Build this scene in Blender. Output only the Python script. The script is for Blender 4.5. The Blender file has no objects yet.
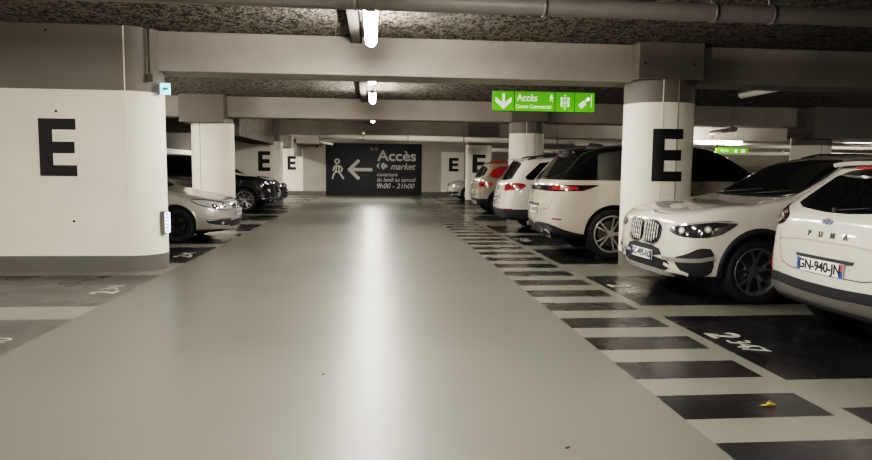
import bpy, bmesh, math, random
from math import sin, cos, pi, radians, hypot
from mathutils import Vector, Matrix
from mathutils.bvhtree import BVHTree
random.seed(4)
SC = bpy.context.scene
COL = SC.collection
K = 1.37/1.5            # survey units -> metres

# ------------------------------------------------------------------ materials
def srgb(c):
    if isinstance(c, str):
        c = [int(c[i:i+2], 16)/255 for i in (0, 2, 4)]
    return [((v/12.92) if v <= .04045 else ((v+.055)/1.055)**2.4) for v in c[:3]]+[1]
MATS = {}
def mat(name, col, rough=.5, metal=0, coat=0, emit=None, es=0, noise=0, nscale=8, bump=0, bscale=40, spec=.5, rvar=0):
    if name in MATS: return MATS[name]
    m = bpy.data.materials.new(name); m.use_nodes = True
    nt = m.node_tree; b = nt.nodes['Principled BSDF']
    c = srgb(col)
    b.inputs['Base Color'].default_value = c
    b.inputs['Roughness'].default_value = rough
    b.inputs['Metallic'].default_value = metal
    b.inputs['Coat Weight'].default_value = coat
    b.inputs['Coat Roughness'].default_value = .04
    b.inputs['Specular IOR Level'].default_value = spec
    if emit:
        b.inputs['Emission Color'].default_value = srgb(emit); b.inputs['Emission Strength'].default_value = es
    tc = nt.nodes.new('ShaderNodeTexCoord')
    if noise or rvar:
        n = nt.nodes.new('ShaderNodeTexNoise'); n.inputs['Scale'].default_value = nscale; n.inputs['Detail'].default_value = 2.5
        nt.links.new(tc.outputs['Object'], n.inputs['Vector'])
        if noise:
            r = nt.nodes.new('ShaderNodeValToRGB'); r.color_ramp.elements[0].position = .3; r.color_ramp.elements[1].position = .7
            r.color_ramp.elements[0].color = [v*(1-noise) for v in c[:3]]+[1]
            r.color_ramp.elements[1].color = [min(1, v*(1+noise*.6)) for v in c[:3]]+[1]
            nt.links.new(n.outputs['Fac'], r.inputs['Fac']); nt.links.new(r.outputs['Color'], b.inputs['Base Color'])
        if rvar:
            mr = nt.nodes.new('ShaderNodeMapRange'); mr.inputs['From Min'].default_value = .3; mr.inputs['From Max'].default_value = .7
            mr.inputs['To Min'].default_value = max(0, rough-rvar); mr.inputs['To Max'].default_value = rough+rvar
            nt.links.new(n.outputs['Fac'], mr.inputs['Value']); nt.links.new(mr.outputs['Result'], b.inputs['Roughness'])
    if bump:
        n2 = nt.nodes.new('ShaderNodeTexNoise'); n2.inputs['Scale'].default_value = bscale; n2.inputs['Detail'].default_value = 5
        nt.links.new(tc.outputs['Object'], n2.inputs['Vector'])
        bp = nt.nodes.new('ShaderNodeBump'); bp.inputs['Strength'].default_value = bump; bp.inputs['Distance'].default_value = .02
        nt.links.new(n2.outputs['Fac'], bp.inputs['Height']); nt.links.new(bp.outputs['Normal'], b.inputs['Normal'])
    MATS[name] = m
    return m

M_FLOOR = mat('floor_epoxy', '62615a', .35, noise=.07, nscale=.6, spec=.24)
M_LINE = mat('floor_line_paint', '727167', .28, noise=.04, nscale=2, spec=.38)
M_DARK = mat('floor_dark_paint', '222122', .28, noise=.35, nscale=1.6, rvar=.08, bump=.06, bscale=6, spec=.5)
M_DARKL = mat('floor_worn_dark_paint', '3e3b3a', .32, noise=.30, nscale=2.2, rvar=.08, bump=.06, bscale=6, spec=.5)
M_WHITE = mat('wall_white_paint', 'e9e4d6', .55, noise=.05, nscale=1.5, bump=.12, bscale=9)
M_GREY = mat('wall_grey_paint', '6f6a63', .6, noise=.10, nscale=1.2, bump=.12, bscale=9)
M_BASE = mat('wall_base_grey', '66655f', .45, noise=.08, nscale=3)
M_BEAM = mat('beam_concrete', 'a09a92', .65, noise=.14, nscale=1.3, bump=.15, bscale=7)
M_BEAMD = mat('beam_rough_concrete', '6f6a63', .8, noise=.35, nscale=5, bump=.3, bscale=12)
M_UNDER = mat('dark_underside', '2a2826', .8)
M_PIPE = mat('pipe_grey', '6e6a66', .5, noise=.08, nscale=3)
M_PIPEW = mat('pipe_white', 'd8d3c6', .45)
M_STEEL = mat('galvanised_steel', '8a8883', .4, metal=.7)
M_BLACK = mat('black_paint', '101115', .6)
M_SEAM = mat('seam_dark', '8d887c', .7)  # darker tone of the formwork joints
M_SEAML = mat('seam_light', 'efe9da', .5)
M_BOARD = mat('charcoal_wall_paint', '15161b', .55, noise=.1, nscale=2)
M_LETTER = mat('lettering_grey', 'b9b5ac', .6)
M_GREEN = mat('sign_green', '63b81e', .45, emit='63b81e', es=.42)  # emission added to brighten the front-lit sign panels
M_SIGNW = mat('sign_white', 'f2f4ea', .5, emit='f2f4ea', es=.5)  # white sign print gets the same added glow
M_SIGNK = mat('sign_edge', '1a1d18', .5)
M_TUBE = mat('fluorescent_tube', 'ffffff', .4, emit='fff8f0', es=130)
M_TUBEOFF = mat('diffuser_unlit', 'f0ede2', .35)
M_HOUSE = mat('luminaire_housing', '77756f', .35, metal=.3)
M_LEDB = mat('exit_sign_face', 'b8e6f4', .4, emit='8fdcf2', es=1.6)
M_LEDW = mat('marker_light_face', 'd8e6ff', .4, emit='c8dcff', es=2.2)
M_NUM = mat('floor_number_paint', 'a9a79d', .4, noise=.25, nscale=12)

def ceiling_mat():
    m = bpy.data.materials.new('sprayed_ceiling'); m.use_nodes = True
    nt = m.node_tree; b = nt.nodes['Principled BSDF']; b.inputs['Roughness'].default_value = .95
    tc = nt.nodes.new('ShaderNodeTexCoord')
    mp = nt.nodes.new('ShaderNodeMapping'); mp.inputs['Scale'].default_value = (1.2, .8, 1); mp.inputs['Rotation'].default_value = (0, 0, .6)
    nt.links.new(tc.outputs['Object'], mp.inputs['Vector'])
    n1 = nt.nodes.new('ShaderNodeTexNoise'); n1.inputs['Scale'].default_value = 8; n1.inputs['Distortion'].default_value = .6; n1.inputs['Detail'].default_value = 8; n1.inputs['Roughness'].default_value = .75
    n2 = nt.nodes.new('ShaderNodeTexVoronoi'); n2.inputs['Scale'].default_value = 26
    for n in (n1, n2): nt.links.new(mp.outputs['Vector'], n.inputs['Vector'])
    mx = nt.nodes.new('ShaderNodeMath'); mx.operation = 'MULTIPLY'
    nt.links.new(n1.outputs['Fac'], mx.inputs[0]); nt.links.new(n2.outputs['Distance'], mx.inputs[1])
    ad = nt.nodes.new('ShaderNodeMath'); ad.operation = 'ADD'
    nt.links.new(mx.outputs[0], ad.inputs[0]); nt.links.new(n1.outputs['Fac'], ad.inputs[1])
    r = nt.nodes.new('ShaderNodeValToRGB'); e = r.color_ramp.elements
    e[0].position = .50; e[0].color = srgb('211f1d'); e[1].position = .82; e[1].color = srgb('8f897e')
    x = e.new(.68); x.color = srgb('423e39')
    nt.links.new(ad.outputs[0], r.inputs['Fac']); nt.links.new(r.outputs['Color'], b.inputs['Base Color'])
    bp = nt.nodes.new('ShaderNodeBump'); bp.inputs['Strength'].default_value = 1; bp.inputs['Distance'].default_value = .06
    nt.links.new(ad.outputs[0], bp.inputs['Height']); nt.links.new(bp.outputs['Normal'], b.inputs['Normal'])
    return m
M_CEIL = ceiling_mat()

# ------------------------------------------------------------------ basic helpers
def link(name, me, mats, parent=None, smooth=False, angle=None):
    if not isinstance(mats, (list, tuple)): mats = [mats]
    for m in mats: me.materials.append(m)
    if smooth: me.polygons.foreach_set('use_smooth', [True]*len(me.polygons))
    if angle is not None: me.set_sharp_from_angle(angle=radians(angle))
    o = bpy.data.objects.new(name, me); COL.objects.link(o)
    if parent is not None: o.parent = parent
    return o
def bm_obj(name, bm, mats, parent=None, smooth=False, angle=None):
    me = bpy.data.meshes.new(name); bm.normal_update(); bm.to_mesh(me); bm.free()
    return link(name, me, mats, parent, smooth, angle)
def empty(name, loc=(0, 0, 0), rz=0, parent=None):
    o = bpy.data.objects.new(name, None); COL.objects.link(o); o.location = loc; o.rotation_euler = (0, 0, rz)
    o.empty_display_size = .2
    if parent: o.parent = parent
    return o
def tag(o, label=None, cat=None, group=None, kind=None):
    if label: o['label'] = label
    if cat: o['category'] = cat
    if group: o['group'] = group
    if kind: o['kind'] = kind
    return o
def box(bm, x0, x1, y0, y1, z0, z1, mi=0, bev=0):
    vs = [bm.verts.new(p) for p in ((x0,y0,z0),(x1,y0,z0),(x1,y1,z0),(x0,y1,z0),(x0,y0,z1),(x1,y0,z1),(x1,y1,z1),(x0,y1,z1))]
    fs = [bm.faces.new([vs[i] for i in q]) for q in ((3,2,1,0),(4,5,6,7),(0,1,5,4),(1,2,6,5),(2,3,7,6),(3,0,4,7))]
    for f in fs: f.material_index = mi
    if bev:
        es = list({e for f in fs for e in f.edges})
        r = bmesh.ops.bevel(bm, geom=es, offset=bev, segments=2, affect='EDGES', profile=.5)
        for f in r['faces']: f.material_index = mi
def tube(bm, p, q, r, n=12, mi=0, caps=True, r2=None):
    p = Vector(p); q = Vector(q); d = (q-p).normalized(); r2 = r if r2 is None else r2
    a = d.orthogonal().normalized(); b = d.cross(a)
    A = [bm.verts.new(p+r*(cos(2*pi*i/n)*a+sin(2*pi*i/n)*b)) for i in range(n)]
    B = [bm.verts.new(q+r2*(cos(2*pi*i/n)*a+sin(2*pi*i/n)*b)) for i in range(n)]
    for i in range(n):
        f = bm.faces.new((A[i], A[(i+1) % n], B[(i+1) % n], B[i])); f.material_index = mi; f.smooth = True
    if caps:
        bm.faces.new(A[::-1]).material_index = mi; bm.faces.new(B).material_index = mi
def prism(bm, pts, f3, depth, mi=0):
    """pts 2D polygon -> f3(u,v,d) extruded by depth"""
    A = [bm.verts.new(f3(u, v, 0)) for u, v in pts]; B = [bm.verts.new(f3(u, v, depth)) for u, v in pts]
    n = len(pts)
    bm.faces.new(A).material_index = mi; bm.faces.new(B[::-1]).material_index = mi
    for i in range(n): bm.faces.new((A[i], B[i], B[(i+1) % n], A[(i+1) % n])).material_index = mi
def text_mesh(s, size, depth=.002, bold=0, align='CENTER', shear=0, sp=1):
    c = bpy.data.curves.new('t', 'FONT'); c.body = s; c.size = size; c.extrude = depth; c.offset = bold
    c.align_x = align; c.align_y = 'CENTER'; c.shear = shear; c.space_character = sp
    o = bpy.data.objects.new('t', c); COL.objects.link(o)
    dg = bpy.context.evaluated_depsgraph_get()
    me = bpy.data.meshes.new_from_object(o.evaluated_get(dg)); bpy.data.objects.remove(o)
    me.materials.clear()
    return me
def text(name, s, size, matrix, m, parent=None, **kw):
    me = text_mesh(s, size, **kw); o = link(name, me, m, parent)
    if parent is not None: o.matrix_local = matrix
    else: o.matrix_world = matrix
    return o
def text_fit(name, s, width, height, matrix, m, parent, **kw):
    me = text_mesh(s, 1, **kw)
    xs = [v.co.x for v in me.vertices]; ys_ = [v.co.y for v in me.vertices]
    sx = width/(max(xs)-min(xs)); sy = height/(max(ys_)-min(ys_)); x0 = min(xs); yc = (max(ys_)+min(ys_))/2
    for v in me.vertices: v.co = Vector(((v.co.x-x0)*sx, (v.co.y-yc)*sy, v.co.z))
    o = link(name, me, m, parent); o.matrix_local = matrix; return o
def frame(loc, right, up):
    r = Vector(right).normalized(); u = Vector(up).normalized(); n = r.cross(u); u = n.cross(r)
    M = Matrix((r, u, n)).transposed().to_4x4(); M.translation = Vector(loc); return M
def struct(name, bm, m, **kw):
    o = bm_obj(name, bm, m, **kw); o['kind'] = 'structure'; return o

# ------------------------------------------------------------------ floor with painted bays (one mesh, pattern by material)
X_STR0, X_STR1, X_BAY, X_BAYL = 1.885*K, 2.86*K, 2.985*K, -2.93*K
XR_END, XL_END = X_BAY+4.85, X_BAYL-4.75
right_bays = [(4.38, 6.44), (6.98, 9.0), (10.2, 12.15), (12.75, 14.75), (15.35, 17.35), (18.95, 20.95), (21.5, 23.5), (24.05, 26.05), (27.7, 29.7), (30.25, 32.25), (32.8, 34.8)]
right_bays = [(1.83, 3.82), (-.75, 1.27)]+right_bays
left_bays = [(2.0, 4.0), (4.6, 6.61), (7.21, 9.28), (10.45, 12.5), (13.08, 15.08), (15.65, 17.6), (18.95, 20.95), (21.5, 23.5), (24.05, 26.05), (27.7, 29.7), (30.25, 32.25), (32.8, 34.8)]
stripes = [(3.70-.765*i if False else 0, 0) for i in range(0)]
y = 3.695
ys = []
for i in range(-8, 41):
    a = 3.695+.7655*i
    if a < 35: ys.append((a, a+.42))
FX0, FX1, FY0, FY1 = -9.5, 34, -9, 33.4
def build_floor():
    rects = []
    for a, b in ys: rects.append((X_STR0, X_STR1, a*K, b*K, 1))
    for a, b in right_bays: rects.append((X_BAY, XR_END, a*K, b*K, 1))
    for a, b in left_bays: rects.append((XL_END, X_BAYL, a*K, b*K, 2 if b < 10 else 1))
    for a, b in right_bays: rects.append((XR_END+.25, XR_END+5.0, a*K, b*K, 1))
    xs = {FX0, FX1}; yy = {FY0, FY1}
    for r in rects: xs |= {r[0], r[1]}; yy |= {r[2], r[3]}
    xs |= {X_STR1, X_BAY}
    xs = sorted(xs); yy = sorted(yy)
    bm = bmesh.new()
    V = [[bm.verts.new((x, y, 0)) for y in yy] for x in xs]
    for i in range(len(xs)-1):
        for j in range(len(yy)-1):
            cx, cy = (xs[i]+xs[i+1])/2, (yy[j]+yy[j+1])/2
            f = bm.faces.new((V[i][j], V[i+1][j], V[i+1][j+1], V[i][j+1]))
            mi = 3 if X_STR0 <= cx <= X_BAY+5 or XL_END < cx < X_BAYL else 0
            for r in rects:
                if r[0] < cx < r[1] and r[2] < cy < r[3]: mi = r[4]
            f.material_index = mi
    struct('floor', bm, [M_FLOOR, M_DARK, M_DARKL, M_LINE])
build_floor()

def bay_number(s, x, y, side, label, group='white bay numbers painted on the floor'):
    # read from the aisle: a large first digit, then three smaller digits; side=+1 right bays, -1 left bays
    M = frame((x, y, .003), (0, -side, 0), (side, 0, 0))
    a = text_mesh('2', .37, depth=.001, bold=.008, align='LEFT'); b = text_mesh(s[-3:], .27, depth=.001, bold=.0, align='LEFT', sp=.86)
    bm = bmesh.new(); bm.from_mesh(a)
    n = len(bm.verts); bm.verts.ensure_lookup_table()
    for v in bm.verts: v.co.x -= .32
    bm.verts.ensure_lookup_table(); bm.from_mesh(b); bm.verts.ensure_lookup_table()
    for v in bm.verts[n:]: v.co += Vector((-.09, .02, 0))
    o = bm_obj('bay_number', bm, M_NUM); o.matrix_world = M
    tag(o, label, 'floor number', group)
bn_r = {2: ('2·347', 'white 2·347 painted in the dark bay behind the white hatchback'),
        3: ('2·346', 'scuffed white number on the floor under the nose of the twin-grille car'),
        5: ('2·344', 'scuffed white number on the empty-looking bay beyond the black-roofed SUV')}
for i, (s, l) in bn_r.items():
    a, b = right_bays[i]
    bay_number(s, X_BAY+.19, (a+b)/2*K-.02, 1, l)
for i, s, l in ((1, '2·340', 'white bay number cut by the left picture edge, nearest dark bay on the left'),
                (2, '2·341', 'white number on the dark bay at the foot of the big white E pier'),
                (3, '2·342', 'white number on the dark bay in front of the silver car, behind the E pier')):
    a, b = left_bays[i]
    bay_number(s, X_BAYL-.22, (a+b)/2*K, -1, l)

# ------------------------------------------------------------------ shell
ZC = 3.42*K; ZB = 2.86*K; ZW = 2.54*K; ZBS = .23*K
bm = bmesh.new(); box(bm, FX0, FX1, FY0, FY1, ZC, ZC+.3); struct('ceiling', bm, M_CEIL)
YB = 36.4*K
def wall(name, x0, x1, y0, y1, inner, zw=ZW):
    bm = bmesh.new()
    box(bm, x0, x1, y0, y1, 0, ZBS, 0); box(bm, x0, x1, y0, y1, ZBS, zw, 1); box(bm, x0, x1, y0, y1, zw, ZC, 2)
    struct(name, bm, inner)
M_BACKG = mat('back_wall_grey', 'a8a397', .6, noise=.08, nscale=2, bump=.1)
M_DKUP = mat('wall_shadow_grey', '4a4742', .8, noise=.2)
wall('wall_back', -4.2*K, FX1, YB, YB+.25, [M_BASE, M_BACKG, M_BACKG])
wall('wall_back_left', FX0, -4.2*K, YB-.02, YB+.25, [M_BASE, M_WHITE, M_BACKG])
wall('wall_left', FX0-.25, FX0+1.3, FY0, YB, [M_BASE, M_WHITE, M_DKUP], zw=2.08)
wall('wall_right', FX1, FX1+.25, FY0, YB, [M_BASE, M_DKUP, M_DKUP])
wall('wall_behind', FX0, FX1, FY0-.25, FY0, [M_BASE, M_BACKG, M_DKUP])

# beams across the aisle
BEAM_Y = [9.88, 18.55, 27.2]
def beam(y, h=0, x0=FX0+1.3, x1=FX1):
    bm = bmesh.new(); box(bm, x0, x1, y*K, y*K+.62, ZB, ZC, 0, bev=.012)
    o = struct('trim_1' if h == 0 else 'trim_%d' % h, bm, M_BEAM)
    o['label'] = 'painted concrete ceiling beam'; return o
for i, y in enumerate([1.2]+BEAM_Y): beam(y, i+1)
# longitudinal concrete beams beyond the second row of columns on the left
bm = bmesh.new()
box(bm, -4.9*K, -4.0*K, 20.2*K, 32.6*K, 2.42*K, ZC, 0)
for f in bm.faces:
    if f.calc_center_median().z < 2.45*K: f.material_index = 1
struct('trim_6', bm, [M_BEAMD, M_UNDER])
bm = bmesh.new()
box(bm, -4.0*K, -2.75*K, 33.5*K, YB, 2.72*K, 2.95*K); box(bm, -4.0*K, -3.9*K, 33.5*K, YB, 2.1*K, 2.95*K)
struct('trim_7', bm, M_BEAM)

# columns
def ring_pts(x0, x1, y0, y1, n=12):
    """stadium outline, rounded at both x ends, counter-clockwise"""
    r = (y1-y0)/2; rr = min(r, (x1-x0)/2); cy = (y0+y1)/2; P = []
    for i in range(n+1):
        t = -pi/2+pi*i/n; P.append((x1-rr+rr*cos(t), cy+r*sin(t)))
    for i in range(n+1):
        t = pi/2+pi*i/n; P.append((x0+rr+rr*cos(t), cy+r*sin(t)))
    return P
def column(name, x0, x1, y0, y1, zw, ztop, label, eX=None, esz=None, seams=(), cap=None, group=None):
    o = None
    bm = bmesh.new(); P = ring_pts(x0, x1, y0, y1)
    lv = [0, ZBS, zw, ztop]
    R = [[bm.verts.new((px, py, z)) for px, py in P] for z in lv]
    n = len(P)
    for k in range(3):
        for i in range(n):
            if (Vector(P[i])-Vector(P[(i+1) % n])).length < 1e-6: continue
            f = bm.faces.new((R[k][i], R[k][(i+1) % n], R[k+1][(i+1) % n], R[k+1][i])); f.material_index = k; f.smooth = True
    bmesh.ops.remove_doubles(bm, verts=bm.verts, dist=1e-5)
    if cap:
        cx0, cx1, cy0, cy1, cz0 = cap
        box(bm, cx0, cx1, cy0, cy1, cz0, ZC, 2, bev=.01)
    # formwork joints on the front face
    rr0 = min((y1-y0)/2, (x1-x0)/2)
    for sx, m in seams:
        q = max(0, (x0+rr0)-sx, sx-(x1-rr0)); ys0 = (y0+y1)/2-(y1-y0)/2*math.sqrt(max(0, 1-(q/rr0)**2))
        box(bm, sx-.007, sx+.007, ys0-.003, ys0+.05, ZBS, ztop, m)
    o = struct(name, bm, [M_BASE, M_WHITE, M_GREY, M_SEAML, M_SEAM])
    tag(o, label, 'column', group)
    rr_ = min((y1-y0)/2, (x1-x0)/2)
    def y_at(x):
        q = max(0, (x0+rr_)-x, x-(x1-rr_))
        return (y0+y1)/2-(y1-y0)/2*math.sqrt(max(0, 1-(q/rr_)**2))
    if eX is not None:
        ex0, ex1, z0, z1 = eX; w = ex1-ex0; h = z1-z0; t = h*.2
        pts = [(0, 0), (w, 0), (w, t*.95), (w*.36, t*.95), (w*.36, h/2-t/2), (w*.95, h/2-t/2), (w*.95, h/2+t/2), (w*.36, h/2+t/2), (w*.36, h-t*.95), (w, h-t*.95), (w, h), (0, h)]
        b2 = bmesh.new(); prism(b2, pts, lambda u, v, d: (ex0+u, -.006+d, z0+v), .01)
        for q in range(1, 24): bmesh.ops.bisect_plane(b2, geom=b2.verts[:]+b2.edges[:]+b2.faces[:], plane_co=(ex0+w*q/24, 0, 0), plane_no=(1, 0, 0))
        for v_ in b2.verts: v_.co.y += y_at(v_.co.x)
        b2.normal_update(); bmesh.ops.recalc_face_normals(b2, faces=b2.faces)
        bm_obj('painted_letter', b2, M_BLACK, o)
    return o
k = K
EZ = (1.35*k, 2.14*k)
column('column', -6.3*k, -3.05*k, 9.58*k, 10.42*k, ZW, ZC, 'wide white pier with rounded end and black E, nearest on the left',
       eX=(-4.60*k, -4.11*k, *EZ), seams=((-3.44*k, 3),))
column('column', 3.92*k, 5.0*k, 9.6*k, 10.55*k, ZW, ZB+.02, 'round-sided white column with a large black E between the white SUVs',
       eX=(4.20*k, 4.66*k, *EZ), seams=((4.32*k, 3), (4.56*k, 4)), cap=(3.92*k, 4.94*k, 9.6*k, 10.5*k, 2.87*k))
column('column', -5.0*k, -3.86*k, 18.3*k, 19.2*k, 2.68*k, 2.72*k, 'white column behind the silver car, grey capital and no letter',
       seams=((-4.67*k, 4), (-4.44*k, 3)), cap=(-5.14*k, -3.98*k, 18.05*k, 19.3*k, 2.68*k))
column('column', 3.9*k, 4.9*k, 18.4*k, 19.3*k, ZW, ZB+.02, 'white column behind the small white SUV, under the green sign',
       seams=((4.3*k, 3), (4.55*k, 4)), cap=(3.84*k, 4.9*k, 18.3*k, 19.4*k, 2.87*k))
column('column', -6.3*k, -3.71*k, 27.0*k, 27.9*k, ZW, ZC, 'far white pier with black E behind the black car on the left',
       eX=(-4.63*k, -4.16*k, *EZ), seams=((-4.02*k, 3),))
column('column', 3.85*k, 4.95*k, 27.1*k, 28.0*k, 2.5*k, ZB+.02, 'far white column with black E beside the red-railed beige car',
       eX=(4.08*k, 4.62*k, 1.36*k, 2.12*k), cap=(3.9*k, 5.0*k, 27.0*k, 28.1*k, 2.87*k))
column('column', 12.6*k, 13.75*k, 18.4*k, 19.3*k, 2.32*k, 2.56*k, 'white column in the far bays above the roof of the white twin-grille car',
       seams=((13.2*k, 4),), cap=(12.75*k, 15.3*k, 18.1*k, 19.4*k, 2.5*k))
column('column', 12.6*k, 13.75*k, 27.1*k, 28.0*k, ZW, ZB, 'dim column far off in the right-hand bays')
def hole(x, y, z):
    o = [c for c in bpy.data.objects if c.name.startswith('column') and c.parent is None and abs(c.data.vertices[0].co.y-y) < 1.2 and min(v.co.x for v in c.data.vertices)-.1 < x < max(v.co.x for v in c.data.vertices)+.1][0]
    bm = bmesh.new(); tube(bm, (x, y-.006, z), (x, y+.02, z), .016, 10); bm_obj('anchor_hole', bm, M_BLACK, o)
for x, y, z in ((-4.45*k, 9.58*k, 3.33*k), (-4.36*k, 9.58*k, 2.24*k), (-4.18*k, 9.58*k, .72*k), (4.02*k, 9.6*k, 3.1*k), (4.78*k, 9.6*k, 3.1*k)): hole(x, y, z)
# letters on the back wall
def wall_E(x0, x1, patch, label):
    bm = bmesh.new(); y = YB-.03
    box(bm, patch[0], patch[1], y, YB-.001, ZBS, patch[2], 0)
    w = x1-x0; h = (2.12-1.38)*k; t = h*.2; z0 = 1.38*k
    pts = [(0, 0), (w, 0), (w, t), (w*.36, t), (w*.36, h/2-t/2), (w*.95, h/2-t/2), (w*.95, h/2+t/2), (w*.36, h/2+t/2), (w*.36, h-t), (w, h-t), (w, h), (0, h)]
    o = bm_obj('wall_panel', bm, M_WHITE)
    tag(o, label, 'painted panel', kind='structure')
    b2 = bmesh.new(); prism(b2, pts, lambda u, v, d: (x0+u, y-.006+d, z0+v), .006)
    bmesh.ops.recalc_face_normals(b2, faces=b2.faces)
    bm_obj('painted_letter', b2, M_BLACK, o)
wall_E(4.15*k, 4.68*k, (3.72*k, 5.0*k, 2.45*k), 'narrow white panel with black E on the back wall right of the dark mural')
wall_E(-4.68*k, -4.23*k, (-5.6*k, -3.85*k, 2.5*k), 'white panel with black E at the far left corner of the back wall')

# ------------------------------------------------------------------ mural on the back wall
def mural():
    x0, x1, z0, z1 = -2.62*k, 2.62*k, .02, 2.86*k
    root = empty('wall_mural', ((x0+x1)/2, YB, 0))
    tag(root, 'charcoal wall mural with walking figure, arrow and opening hours on the back wall', 'sign')
    W = x1-x0; H = z1-z0; yy = -.03
    bm = bmesh.new(); box(bm, -W/2, W/2, yy, -.001, z0, z1)
    bm_obj('painted_field', bm, M_BOARD, root)
    # picture frame px (325..421 x, 144..196 y) -> local
    def P(px, py): return ((px-374)/94.0*W, z1-(py-143.8)/52.0*H)
    def strokes(name, segs, r):
        bm = bmesh.new()
        dz = 0
        for s in segs:
            for (a, b) in zip(s[:-1], s[1:]):
                dz += .0012
                A = Vector(P(*a)); B = Vector(P(*b)); d = (B-A).normalized(); n = Vector((-d.y, d.x))
                pts = []
                for i in range(9):
                    t = -pi/2+pi*i/8; pts.append(B+r*(cos(t)*d+sin(t)*n))
                for i in range(9):
                    t = pi/2+pi*i/8; pts.append(A+r*(cos(t)*d+sin(t)*n))
                prism(bm, [(p.x, p.y) for p in pts], lambda u, v, dd: (u, yy-.006-dz+dd*(1+dz/.006), v), .006)
        bmesh.ops.recalc_face_normals(bm, faces=bm.faces)
        bm_obj(name, bm, M_LETTER, root)
    strokes('arrow', [[(371, 170), (350.5, 170)], [(358.5, 161.5), (349.8, 170), (358.5, 178.5)]], .085)
    circ = [(338+2.1*cos(t*pi/6), 162+2.1*sin(t*pi/6)) for t in range(13)]
    strokes('walking_figure', [circ, [(337, 166), (335, 168), (334.2, 171)], [(337, 166), (341, 167), (343, 169.5), (342, 172)],
                               [(337.5, 166), (336.6, 172), (334.5, 175), (333.5, 179)], [(339.6, 167.5), (340, 173), (342, 176), (344, 179)], [(336.6, 172), (340, 173)]], .04)
    def T(s, px0, px1, py0, py1, bold=.01, shear=0):
        x0_, z1_ = P(px0, py0); x1_, z0_ = P(px1, py1)
        text_fit('lettering', s, x1_-x0_, z1_-z0_, frame((x0_, yy-.005, (z0_+z1_)/2), (1, 0, 0), (0, 0, 1)), M_LETTER, root, align='LEFT', bold=bold, depth=.004, shear=shear)
    T('Accès', 377, 415.5, 150.5, 161.2, .022)
    T('market', 390.3, 415.3, 163.2, 169.8, .012, .35)
    T('ouverture', 376.8, 397.2, 173.4, 176.6, .008, .25)
    T('du lundi au samedi', 376.8, 415.5, 177.8, 182, .008, .25)
    T('9h00 - 21h00', 376.8, 414, 183.6, 188.8, .012, .25)
    # emblem: chevron left, C with arrow to the right
    bm = bmesh.new()
    def poly(pts): prism(bm, [P(*p) for p in pts], lambda u, v, dd: (u, yy-.008+dd, v), .006)
    poly([(376.2, 166.2), (378.8, 163.2), (379.6, 163.2), (378.2, 166.2), (379.6, 169), (378.8, 169)])
    poly([(380.5, 166.2), (382, 163.2), (384, 162.6), (384, 164.6), (382.6, 166.2), (384, 167.8), (384, 169.8), (382, 169.2)])
    poly([(384.4, 163.4), (387.8, 166.2), (384.4, 169), (384.4, 167.3), (383.6, 167.2), (383.6, 165.2), (384.4, 165.2)])
    bmesh.ops.recalc_face_normals(bm, faces=bm.faces)
    bm_obj('emblem', bm, M_LETTER, root)
    for px in (371.8, 376.2):
        bm = bmesh.new(); x, z = P(px, 149.3); tube(bm, (x, yy-.012, z), (x, yy, z), .09, 12); bm_obj('fixing_disc', bm, mat('disc_grey', '6b6964', .5), root)
mural()

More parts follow.
